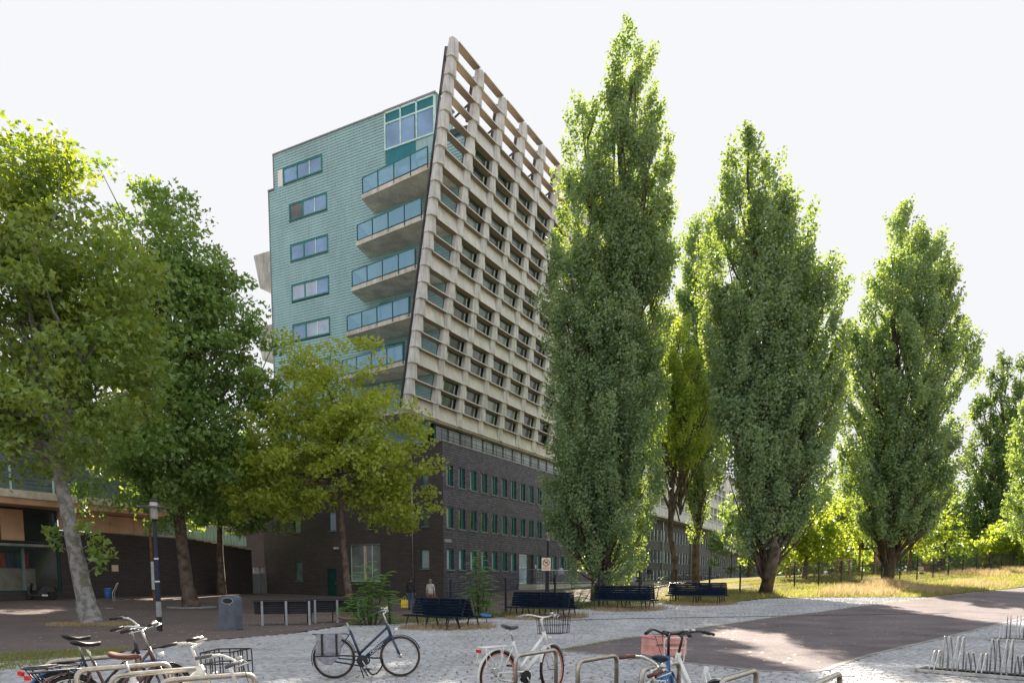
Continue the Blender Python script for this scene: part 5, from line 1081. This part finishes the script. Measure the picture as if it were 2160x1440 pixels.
    if carrier:
        m = MB(); zc = WR + .40
        m.tube(rounded([(.22, -.07, zc), (-.34, -.07, zc), (-.34, .07, zc), (.22, .07, zc)], .05, 3), .008, 6)
        for q in (-.03, 0, .03): m.tube([(.2, q, zc), (-.34, q, zc)], .005, 5)
        for q in (-.3, -.1, .12): m.tube([(q, -.07, zc), (q, .07, zc)], .006, 5)
        for s_ in (-1, 1): m.tube([(-.30, s_ * .07, zc), (0, s_ * .075, WR)], .007, 5); m.tube([(-.02, s_ * .07, zc), (0, s_ * .075, WR)], .007, 5); m.tube([(.22, s_ * .07, zc), tuple(ST + Vector((-.02, s_ * .02, -.08)))], .007, 5)
        if rack_style == 'dress': 
            for s_ in (-1, 1): m.tube(rounded([(-.30, s_ * .08, zc), (-.30, s_ * .10, zc - .28), (-.05, s_ * .10, zc - .28), (.02, s_ * .08, zc)], .06, 4), .007, 5)
        m.build('carrier', M[carrier], T, True)
        if not panniers: MB().box((-.375, -.04, zc - .065), (-.35, .04, zc - .025)).build('tail_light', M['red'], T)
    if lens:
        MB().lathe([(0, 0), (.03, .01), (.038, .05), (.0, .055)], 12, SM @ (HB + Vector((.055, 0, .12))), Matrix.Rotation(R(90), 3, 'Y')).build('headlight', M['lens'], T, True)
    if basket == 'wire':
        m = MB(); x0, x1, z0, z1 = 1.02, 1.32, .86, 1.10; b = lambda X, Y, Z: SM @ Vector((X + (Z - z0) * .12 * (1 if X > 1.2 else -.2), Y * (1 + (Z - z0) * .45), Z))
        for Z in (z0, z0 + .12, z1): m.tube([b(x0, -.18, Z), b(x1, -.18, Z), b(x1, .18, Z), b(x0, .18, Z)], .0045 if Z < z1 else .007, 4, closed=True)
        for q in np.linspace(-.18, .18, 11):
            for X in (x0, x1): m.tube([b(X, q, z0), b(X, q, z1)], .0035, 4, cap=False)
            m.tube([b(x0, q, z0), b(x1, q, z0)], .0035, 4, cap=False)
        for X in np.linspace(x0, x1, 8):
            for q in (-.18, .18): m.tube([b(X, q, z0), b(X, q, z1)], .0035, 4, cap=False)
        m.build('basket', M['black_metal'], T)
    if basket in ('frame', 'crate'):
        m = MB(); x0, x1, z0, z1 = 1.0, 1.34, .80, 1.04
        if basket == 'crate': x1, z1 = 1.29, 1.0
        if basket == 'frame':
            for Z in (z0, (z0 + z1) / 2, z1): m.tube([SM @ Vector(p) for p in rounded([(x0, -.22, Z), (x1, -.20, Z), (x1, .20, Z), (x0, .22, Z)], .04, 3)] + [SM @ Vector((x0, -.22, Z))], .008, 6)
            for q in (-.2, -.1, 0, .1, .2):
                m.tube([SM @ Vector((x1, q, z0)), SM @ Vector((x1, q, z1))], .007, 5); m.tube([SM @ Vector((x0, q, z0)), SM @ Vector((x1, q, z0))], .007, 5); m.tube([SM @ Vector((x0, q * 1.08, z0)), SM @ Vector((x0, q * 1.08, z1))], .007, 5)
            for X in (x0 + .11, x0 + .22):
                for s_ in (-1, 1): m.tube([SM @ Vector((X, s_ * .21, z0)), SM @ Vector((X, s_ * .21, z1))], .007, 5)
            m.build('basket', M['black_metal'], T)
        else:
            for Z in (z0 - .02, z0 + .14): m.tube([SM @ Vector((x0 - .03, -.13, Z)), SM @ Vector((x0 - .03, .13, Z))], .008, 5)
            m.tube([SM @ Vector(p) for p in rounded([(x0 - .03, -.13, z0 - .03), (x0 - .03, -.15, z1 + .06), (x0 - .03, .15, z1 + .06), (x0 - .03, .13, z0 - .03)], .05, 4)], .009, 6)
            m.tube([SM @ Vector(p) for p in [(x0 - .03, -.12, z0 - .02), (x1, -.12, z0 - .02), (x1, .12, z0 - .02), (x0 - .03, .12, z0 - .02)]], .009, 6)
            m.build('front_rack', M['white_paint'], T); g = MB()
            def bb(a, b_): 
                q = [(a[0], a[1], a[2]), (b_[0], a[1], a[2]), (b_[0], b_[1], a[2]), (a[0], b_[1], a[2])]; g.hexa([SM @ Vector(p) for p in q] + [SM @ Vector((p[0], p[1], b_[2])) for p in q])
            bb((x0, -.20, z0), (x1, .20, z0 + .012))
            for yy in (-.20, .188):
                bb((x0, yy, z0 + .012), (x1, yy + .012, z0 + .05)); bb((x0, yy, z1 - .06), (x1, yy + .012, z1)); bb((x0, yy, z0 + .11), (x1, yy + .012, z0 + .135))
                for q in np.linspace(x0, x1 - .02, 8): bb((q, yy + .001, z0 + .05), (q + .02, yy + .011, z1 - .06))
            for xx in (x0 - .012, x1):
                bb((xx, -.2, z0 + .012), (xx + .012, .2, z0 + .05)); bb((xx, -.2, z1 - .10), (xx + .012, .2, z1 - .02)); bb((xx, -.2, z0 + .11), (xx + .012, .2, z0 + .135))
                for q in np.linspace(-.2, .18, 10): bb((xx + .001, q, z0 + .05), (xx + .011, q + .02, z1 - .1))
            for yy in (-.225, .205): bb((x0 - .02, yy, z1), (x1 + .02, yy + .02, z1 + .012))
            for xx in (x0 - .02, x1): bb((xx, -.205, z1), (xx + .02, .205, z1 + .012))
            cr_ = g.build('crate', M['crate_pink'], None); cr_.matrix_world = Matrix.Translation(T.location) @ T.rotation_euler.to_matrix().to_4x4(); cr_.name = 'plastic_crate'; tag(cr_, 'salmon pink plastic crate on the front rack of the white bicycle', 'crate')
    if panniers:
        zc = WR + .39
        for s_ in (-1, 1):
            P = T; y0, y1 = s_ * .085, s_ * .21
            bod = MB().hexa([(-.30, y0, zc - .36), (.10, y0, zc - .36), (.10, y1 * .9, zc - .34), (-.30, y1 * .9, zc - .34), (-.27, y0, zc), (.13, y0, zc), (.13, y1, zc - .01), (-.27, y1, zc - .01)]).hexa([(-.16, y0, zc - .50), (-.04, y0, zc - .50), (-.04, y1 * .75, zc - .49), (-.16, y1 * .75, zc - .49), (-.30, y0, zc - .361), (.10, y0, zc - .361), (.10, y1 * .88, zc - .361), (-.30, y1 * .88, zc - .361)]).build('pannier', M['pannier'], T)
            q = y1 + s_ * .006; MB().hexa([(-.285, y1 * .97, zc - .30), (.115, y1 * .97, zc - .30), (.115, q, zc - .30), (-.285, q, zc - .30), (-.28, y1, zc + .012), (.135, y1, zc + .012), (.135, q + s_ * .004, zc + .012), (-.28, q + s_ * .004, zc + .012)]).build('flap', M['pannier'], bod)
            for xx in (-.20, .03): MB().hexa([(xx, q * .99, zc - .35), (xx + .035, q * .99, zc - .35), (xx + .035, q + s_ * .007, zc - .35), (xx, q + s_ * .007, zc - .35), (xx, q, zc + .016), (xx + .035, q, zc + .016), (xx + .035, q + s_ * .012, zc + .016), (xx, q + s_ * .012, zc + .016)]).build('strap', M['black'], bod)
        MB().box((-.28, -.215, zc + .013), (.13, .215, zc + .022)).build('pannier_top', M['pannier'], T)
    return T
def chain_lock(parent, pts, r=.014, mat='black'): return MB().tube(pts, r, 7).build('chain_lock', M[mat], parent, True)
b1 = bike('navy city bicycle with grey panniers standing alone on the setts', -2.98, 12.0, R(13), 'navy', 'rubber_brown', 'galv', steer=6, saddle='leather', panniers=True, lean=-3, thick=.021, fender='navy')
b1f = [c for c in b1.children if c.name.startswith('frame')][0]
d_ = (Vector((.955, 0, .68)) - Vector((.48, 0, .31))).normalized(); up_ = Vector((-d_.z, 0, d_.x)); mt = Matrix((d_, up_, Vector((0, -1, 0)))).transposed().to_4x4(); mt.translation = Vector((.955, 0, .68)).lerp(Vector((.48, 0, .31)), .52) + Vector((0, -.0305, 0))
MB().obox(Vector((.955, 0, .68)).lerp(Vector((.48, 0, .31)), .46), d_ * .23, Vector((0, .022, 0)), up_ * .034).build('battery', M['navy'], b1, False)
mt.translation += Vector((0, -.001, 0)); text_mesh('CROWN', .072, 'lettering', M['print_white'], b1f, mt)
chain_lock(b1, rounded([(.50, -.05, .36), (.62, -.1, .33), (.80, -.08, .33), (.80, -.03, .2), (.70, -.06, .06), (.60, -.08, .05), (.54, -.07, .14)], .06, 4))
bike('white bicycle with salmon rims and black wire basket locked to a hoop', -.2, 9.8, R(44), 'white_paint', 'rubber', 'salmon', steer=14, saddle='cloth_grey', bar='white_paint', grip='lamp_grey', carrier='white_paint', basket='wire', lean=2, thick=.024, rack_style='dress')
bike('black bicycle with carrier and raised saddle, farthest left', -4.80, 7.5, R(63), 'black_metal', 'rubber', 'galv', steer=-25, fender='blue_paint', lean=5, sh=1.0)
bike('brown-framed bicycle between the leftmost hoops', -4.40, 7.1, R(60), 'brown_paint', 'rubber', 'galv', steer=12, lean=-3, sh=.96, wide=.26, carrier='black_metal')
b8 = bike('white bicycle with black frame basket among the left hoops', -3.72, 6.5, R(10), 'cream_paint', 'rubber_brown', 'galv', steer=38, saddle='leather', bar='cream_paint', basket='frame', lean=2, thick=.030, sh=.98, carrier=None, step=True, size=.94)
chain_lock(b8, [(.30, -.09, .45), (.42, -.11, .52), (.56, -.08, .64)], .02)
mt = Matrix((Vector((.66, 0, .75)).normalized(), Vector((-.75, 0, .66)).normalized(), Vector((0, -1, 0)))).transposed().to_4x4(); mt.translation = Vector((.45, -.128, .55)); text_mesh('ORETTI', .042, 'lettering', M['print_white'], [c for c in b8.children if c.name.startswith('chain_lock')][0], mt)
bike('white bicycle with silver bell whose handlebar rises at the lower left', -2.80, 5.12, R(38), 'cream_paint', 'rubber', 'galv', steer=4, bar='white_paint', grip='cloth_grey', lean=2, sh=.80, carrier=None, wide=.36, size=.90)
bike('white rusty bicycle carrying a pink crate on its front rack', 2.02, 7.05, R(106), 'white_paint', 'rubber', 'galv', steer=6, saddle=None, bar='black_metal', basket='crate', lean=3, thick=.026, carrier=None, wide=.31, sh=.70, size=.95)
bike('blue bicycle with navy saddle and red tail light, right of centre', 1.25, 6.29, R(72), 'blue_paint', 'rubber', 'galv', steer=0, saddle='navy', lean=2, carrier='white_paint', sh=.90, bar='black_metal', wide=.2)
bike('black bicycle with brown leather grips at the lower centre', .46, 4.78, R(38), 'black_metal', 'rubber', 'galv', steer=-28, grip='leather', lean=-2, carrier=None, sh=.75, wide=.33, thick=.024, size=.90)
# ---- row of far bicycles by the wing: too small to show parts
def tiny_bike():
    m = MB()
    for x in (0, 1.1): m.tube([(x + .33 * math.cos(6.283 * k / 14), 0, .34 + .33 * math.sin(6.283 * k / 14)) for k in range(14)], .018, 4, closed=True, mi=1)
    m.tube([(0, 0, .34), (.46, 0, .29), (.27, 0, .8), (0, 0, .34)], .02, 4); m.tube([(.46, 0, .29), (.95, 0, .68), (.27, 0, .75)], .02, 4); m.tube([(1.1, 0, .34), (.9, 0, .98)], .02, 4); m.tube([(.85, -.28, 1.05), (.9, 0, 1.0), (.85, .28, 1.05)], .018, 4, mi=1); m.box((.1, -.07, .92), (.38, .07, .99), 1)
    return m
tb = [tiny_bike().mesh('parked_bicycle', [M[a], M['rubber']]) for a in ('galv', 'black_metal', 'white_paint')]
for k in range(26):
    p = loc2w(48.5 + 1.0 * k + random.random() * .6, -1.2 - .5 * random.random()); tag(inst(tb[k % 3], 'parked_bicycle', None, (p.x, p.y, tz(p.x, p.y)), (R(random.uniform(-8, 8)), 0, R(random.uniform(-30, 10)))), 'one of the small bicycles in the far row along the wing', 'bicycle', 'far row of parked bicycles')
for k in range(6):
    p = loc2w(43 + .9 * k, .6 + .2 * k); tag(inst(tb[k % 3], 'parked_bicycle', None, (p.x, p.y, tz(p.x, p.y)), (0, 0, R(80 + 10 * k))), 'one of the bicycles parked at the far glazed entrance', 'bicycle', 'bicycles at the far entrance')
# ---- moped, trolley, hoop, tree ring
MP = thing('moped', 'black moped parked in front of the shop window', 'moped', gp(-27.6, 42.3), R(194))
def whl(c, r, w):
    t = MB().lathe([(r * .55, -w), (r * .9, -w), (r, -w * .5), (r, w * .5), (r * .9, w), (r * .55, w)], 18, c, Matrix.Rotation(R(90), 3, 'X')).build('wheel', M['rubber'], MP, True); MB().lathe([(0, -w * .8), (r * .56, -w * .8), (r * .56, w * .8), (0, w * .8)], 12, c, Matrix.Rotation(R(90), 3, 'X')).build('rim', M['galv_paint'], t)
whl((-.62, 0, .23), .23, .06); whl((.62, 0, .23), .23, .05)
MB().prism([(-.85, .52), (-.75, .72), (-.2, .78), (.0, .62), (.08, .34), (.42, .34), (.5, .5), (.38, .95), (.48, .98), (.66, .5), (.62, .38), (.45, .24), (-.1, .22), (-.3, .30), (-.45, .48), (-.7, .5)], lambda x, z: (x, -.15, z), lambda x, z: (x, .15, z)).build('body', M['black_metal'], MP)
MB().prism([(-.8, .73), (-.7, .80), (-.2, .84), (-.05, .72), (-.2, .78)], lambda x, z: (x, -.14, z), lambda x, z: (x, .14, z)).build('seat', M['black'], MP)
MB().tube([(.4, -.32, 1.02), (.46, 0, 1.0), (.4, .32, 1.02)], .018, 6).build('handlebar', M['black'], MP); MB().lathe([(0, 0), (.07, .02), (.075, .06), (0, .07)], 12, (.50, 0, .88), Matrix.Rotation(R(90), 3, 'Y')).build('headlight', M['lens'], MP); MB().box((-.45, .151, .24), (-.15, .2, .34)).build('exhaust', M['galv'], MP)
TR_ = thing('bag_trolley', 'blue bag on a silver folding trolley behind the pale trunk', 'trolley', gp(-23.9, 42.8), R(10))
MB().lathe([(.16, .18), (.2, .3), (.22, .75), (.16, .8), (0, .8)], 10).build('bag', M['blue_paint'], TR_); MB().tube([(.3, -.15, 0), (.28, -.15, .5), (.55, -.1, 1.1)], .016, 5).tube([(.3, .15, 0), (.28, .15, .5), (.55, .1, 1.1)], .016, 5).tube([(.55, -.1, 1.1), (.55, .1, 1.1)], .016, 5).build('frame', M['galv'], TR_)
HB_ = thing('loose_wheel', 'blue and black child-size wheel lying beside the first double bench', 'wheel', gp(-1.0, 27.6, .30), 0); HB_.rotation_euler = (R(14), R(8), 0)
n = 24; MB().tube([(.25 * math.cos(6.2832 * k / n), .25 * math.sin(6.2832 * k / n), 0) for k in range(n)], .028, 6, closed=True).build('tyre', M['rubber'], HB_, True); MB().lathe([(.2, -.01), (.235, -.012), (.235, .012), (.2, .01), (0, .005)], 20).build('blue_disc', M['blue_paint'], HB_)
MB().tube([(0, -.02, -.02), (.1, -.1, -.33)], .015, 5).build('support', M['black_metal'], HB_)
rg = MB(); n = 32; x, y = -17.79, 40.1; rg.tube([(x + 1.25 * math.cos(6.2832 * k / n), y + 1.25 * math.sin(6.2832 * k / n), tz(x, y) + .03) for k in range(n)], .045, 5, closed=True); tag(rg.build('tree_ring', M['lamp_grey']), 'thin pale kerb ring around the brown-trunked plane tree', 'tree ring')
# ---- weeds
def disc(x, y, r, n, seed):
    rr = np.random.default_rng(seed); a = rr.random(n) * 6.283; q = r * rr.random(n) ** .6; return np.stack([x + q * np.cos(a), y + q * np.sin(a) * .8], 1)
for i, (x, y, a) in enumerate(BN): blades('bench_weeds', ['dry rust-coloured weeds under the first double bench', 'dry weeds under the second double bench', 'dry weeds under the third double bench', 'sunlit dry weeds under the fourth double bench'][i], 'weeds', disc(x + .2, y - .1, 1.7, 2600, i), .15, M['grass_dry'], 20 + i, .010)
blades('trunk_weeds', 'brown leaf litter and weeds round the pale trunk', 'weeds', disc(-15.7, 26.8, 1.5, 2200, 9), .09, M['grass_dry'], 30, .014)
blades('corner_weeds', 'patch of green and brown weeds at the lower left corner', 'weeds', lumpy(scatter([(-14, 10.5), (-9.6, 12.2), (-8.7, 15.2), (-9.3, 17.5), (-11, 16.5), (-13.5, 14)], 7000, 11), 12, 1.2, -.4), .07, M['grass_blade'], 31, .012)
blades('fence_weeds', 'thin grass along the foot of the fence', 'weeds', np.concatenate([disc(fpost(k + .5)[0], fpost(k + .5)[1], 1.5, 420, 60 + k) for k in range(-10, -1)]), .22, M['grass_blade'], 33, .012)
# ================================================================ PLAYGROUND
PH = thing('play_house', 'wooden play house with pitched roof behind the fence', 'play house', gp(33.0, 66), R(20))
for q in ((-.9, -.9), (.9, -.9), (-.9, .9), (.9, .9)): MB().box((q[0] - .07, q[1] - .07, -.1), (q[0] + .07, q[1] + .07, 2.5)).build('post', M['wood'], PH)
MB().box((-1, -1, .7), (1, 1, .8)).build('floor', M['wood'], PH)
for k in range(11): MB().box((-.8 + .15 * k, -.98, .8), (-.7 + .15 * k, -.94, 1.75)).build('board', M['wood'], PH)
for s_ in (-1, 1): MB().hexa([(-1.15, s_ * 1.25, 2.3), (1.15, s_ * 1.25, 2.3), (1.15, s_ * 1.2, 2.2), (-1.15, s_ * 1.2, 2.2), (-1.15, s_ * .0 + s_ * .01, 3.2), (1.15, s_ * .01, 3.2), (1.15, s_ * .01, 3.1), (-1.15, s_ * .01, 3.1)]).build('roof_side', M['bark'], PH)
PBm = thing('climbing_frame', 'wooden climbing beams on posts behind the fence', 'climbing frame', gp(26.2, 62), R(8))
for x in (-2.6, -1.3, .1, 1.5, 2.8): MB().tube([(x, 0, -.1), (x + .05, 0, 1.4 + .3 * (x > 1))], .08, 7).build('post', M['wood'], PBm)
MB().tube([(-2.8, 0, 1.35), (3.0, 0, 1.5)], .07, 7).build('beam', M['wood'], PBm); MB().tube([(-2.8, .6, .95), (3.0, .6, 1.05)], .07, 7).build('beam', M['wood'], PBm)
for x in (-2.6, 0, 2.6): MB().tube([(x, .6, -.1), (x, .6, 1.0)], .07, 7).build('post', M['wood'], PBm)
PT = thing('picnic_table', 'small picnic table in the shade behind the fence', 'table', gp(38.5, 67), R(15)); MB().box((-.8, -.35, .70), (.8, .35, .75)).build('table_top', M['wood'], PT)
for s_ in (-1, 1): MB().box((s_ * .55 - .04, -.5, 0), (s_ * .55 + .04, .5, .70)).build('leg', M['wood'], PT); MB().box((-.8, s_ * .7 - .12, .42), (.8, s_ * .7 + .12, .46)).build('seat', M['wood'], PT)
# ================================================================ PEOPLE
def person(label, loc, rz, h, top, legs, hair, stride=.1, arm=(.05, .05), hairlen=.06, skirt=None, sit=False, stripes=None):
    k = h / 1.70; J = {}; E = []
    def j(n, p, r, par=None): J[n] = (len(J), Vector(p) * k, r * k); 
    pel = .93 if not sit else .50
    S = {'pelvis': (0, 0, pel, .135), 'waist': (0, .0, pel + .16, .125), 'chest': (0, .0, pel + .36, .15), 'neckb': (0, -.01, pel + .52, .065), 'neck': (0, .0, pel + .57, .052), 'head': (0, .015, pel + .65, .088), 'crown': (0, .005, pel + .725, .075)}
    ed = [('pelvis', 'waist'), ('waist', 'chest'), ('chest', 'neckb'), ('neckb', 'neck'), ('neck', 'head'), ('head', 'crown')]
    for s, n in ((-1, 'l'), (1, 'r')):
        st = stride * s; a = arm[0 if s < 0 else 1]
        S.update({'sh' + n: (s * .165, 0, pel + .46, .062), 'el' + n: (s * .215, -.03 + a * .5, pel + .20, .045), 'wr' + n: (s * .225, .04 + a, pel - .03, .033), 'ha' + n: (s * .225, .06 + a * 1.15, pel - .12, .036), 'fi' + n: (s * .215, .075 + a * 1.2, pel - .19, .018), 'th' + n: (s * .195, .10 + a * 1.15, pel - .12, .014)})
        if not sit: S.update({'hip' + n: (s * .09, 0, pel - .07, .105), 'kn' + n: (s * .095, st * .5 + .02, .49, .066), 'ca' + n: (s * .095, st * .75 - .02, .34, .06), 'an' + n: (s * .10, st - .03, .09, .04), 'to' + n: (s * .115, st + .11, .035, .034)})
        else: S.update({'hip' + n: (s * .10, .05, pel - .02, .10), 'kn' + n: (s * .12, .45, pel - .0, .066), 'ca' + n: (s * .12, .47, pel - .2, .055), 'an' + n: (s * .12, .46, .09, .04), 'to' + n: (s * .12, .6, .035, .034)})
        ed += [('chest', 'sh' + n), ('sh' + n, 'el' + n), ('el' + n, 'wr' + n), ('wr' + n, 'ha' + n), ('ha' + n, 'fi' + n), ('ha' + n, 'th' + n), ('pelvis', 'hip' + n), ('hip' + n, 'kn' + n), ('kn' + n, 'ca' + n), ('ca' + n, 'an' + n), ('an' + n, 'to' + n)]
    ix = {n: i for i, n in enumerate(S)}; me = bpy.data.meshes.new('b'); me.from_pydata([Vector(v[:3]) * k for v in S.values()], [(ix[a], ix[b]) for a, b in ed], []); ob = bpy.data.objects.new('b', me); COL.objects.link(ob)
    md = ob.modifiers.new('skin', 'SKIN'); 
    if not me.skin_vertices: bpy.context.view_layer.objects.active = ob
    for i, v in enumerate(S.values()): me.skin_vertices[0].data[i].radius = (v[3] * k, v[3] * k * (.78 if v[3] > .1 else 1))
    me.skin_vertices[0].data[0].use_root = True
    sb = ob.modifiers.new('s', 'SUBSURF'); sb.levels = sb.render_levels = 2
    m2 = bpy.data.meshes.new_from_object(ob.evaluated_get(bpy.context.evaluated_depsgraph_get())); bpy.data.objects.remove(ob); m2.name = 'body'; m2.materials.clear()
    for q in (top, legs, 'skin', 'black'): m2.materials.append(M[q])
    for p in m2.polygons:
        c = p.center / k; p.use_smooth = True
        if c.z > pel + .535: p.material_index = 2
        elif abs(c.x) > .165 and c.z < pel + .08: p.material_index = 2 if c.z < pel - .04 else 0
        elif c.z > pel + .04: p.material_index = 0
        elif c.z < .09: p.material_index = 3
        else: p.material_index = 1
    T = thing('person', label, 'person', loc, rz); inst(m2, 'body', T)
    H = MB(); c0 = Vector((0, -.008, pel + .685)) * k; n = 14; rows = 7; V = []
    for r_ in range(rows):
        ph = math.pi * .5 * (1 - r_ / (rows - 1) * 1.15)
        for q in range(n):
            g = 6.2832 * q / n; back = max(0, -math.sin(g)); z = math.sin(ph) * .115 - (hairlen * 1.6 if r_ == rows - 1 else 0) * back; rr_ = .098 * max(.2, math.cos(ph)) if r_ else .01; V.append(c0 + Vector((rr_ * math.cos(g), rr_ * 1.1 * math.sin(g) - .012, z)) * k)
    H.add(V, [(i * n + q, i * n + (q + 1) % n, (i + 1) * n + (q + 1) % n, (i + 1) * n + q) for i in range(rows - 1) for q in range(n)] + [tuple(range(n))]).build('hair', M[hair], T, True)
    if not sit:
        MB().lathe([(.142 * k, (pel - .04) * k), (.150 * k, (pel + .0) * k), (.14 * k, (pel + .14) * k), (.150 * k, (pel + .30) * k)], 14, M=Matrix.Diagonal((1.08, .80, 1))).build('shirt_hem', M[top], T, True)
    return T
def stripes():
    m, nt, p = nodes('striped_cloth'); L = nt.links; w = nd(nt, 'ShaderNodeTexWave', i_Scale=9.); w.bands_direction = 'X'; tc = nd(nt, 'ShaderNodeTexCoord'); L.new(tc.outputs['Object'], w.inputs[0]); r = nd(nt, 'ShaderNodeValToRGB'); r.color_ramp.elements[0].color = (.12, .12, .14, 1); r.color_ramp.elements[0].position = .25; r.color_ramp.elements[1].color = (.72, .68, .62, 1); r.color_ramp.elements[1].position = .4; L.new(w.outputs[0], r.inputs[0]); L.new(r.outputs[0], p.inputs['Base Color']); p.inputs['Roughness'].default_value = .9; return m
M['cloth_striped'] = stripes()
w1 = gp(-4.35, 38.6); w2 = gp(-5.55, 39.6)
person('person in a striped shirt and rust trousers seen from behind', w1, R(-8), 1.66, 'cloth_striped', 'cloth_rust', 'hair_grey', .10, hairlen=.07)
person('person in black jacket and blue jeans seen from behind', w2, R(-4), 1.80, 'cloth_black', 'cloth_jeans', 'hair_dark', -.08)
person('person in dark clothes standing on the pavement by the walkway railing', gp(3.45, 62.0), R(170), 1.72, 'cloth_grey', 'cloth_black', 'hair_grey', .05)
wp = loc2w(16.9, -1.15); person('person in a pale blue shirt on the walkway behind the railing', (wp.x, wp.y, 1.34), R(200), 1.68, 'cloth_paleblue', 'cloth_grey', 'hair_grey', .04)
person('person in a blue shirt near the far glazed entrance', gp(13.9, 86), R(60), 1.78, 'cloth_blue', 'cloth_black', 'hair_dark', .12); person('person in dark clothes walking near the far lamp post', gp(16.6, 88), R(0), 1.76, 'cloth_black', 'cloth_grey', 'hair_dark', .16)
person('person in pale clothes sitting on the grass behind the fence', gp(35.2, 62.5, -.38), R(160), 1.7, 'coping_light', 'cloth_rust', 'hair_dark', sit=True); person('person in a dark top sitting at the picnic table', gp(38.9, 66.0, -.02), R(15), 1.7, 'cloth_black', 'cloth_grey', 'hair_dark', sit=True)
def bag(label, x, y, z, mat, s=.2):
    T = thing('shopping_bag', label, 'bag', (x, y, z)); MB().hexa([(-s, -.08, 0), (s, -.08, 0), (s, .08, 0), (-s, .08, 0), (-s * .9, -.05, .42), (s * .9, -.05, .42), (s * .9, .05, .42), (-s * .9, .05, .42)]).build('sack', M[mat], T); MB().tube(rounded([(-.08, 0, .42), (-.07, 0, .6), (.07, 0, .6), (.08, 0, .42)], .05, 3), .01, 5).build('handle', M[mat], T)
bag('yellow shopping bag carried by the person in the black jacket', w2[0] - .34, w2[1], w2[2] + .14, 'bag_yellow'); bag('green and red shopping bag carried by the person in the striped shirt', w1[0] + .32, w1[1], w1[2] + .13, 'bag_mixed', .17)

# ---- slot drain across the setts
dr = MB()
for k in range(16):
    x0, x1 = 1.9 + k * .95, 1.9 + (k + 1) * .95; f = lambda x: 27.9 + .02 * (x - 1.9); a, b = Vector(gp(x0, f(x0), .034)), Vector(gp(x1, f(x1), .034)); dr.bar(a, b, .09, .012)
tag(dr.build('slot_drain', M['black_metal']), 'thin dark slot drain crossing the setts in front of the benches', 'drain')
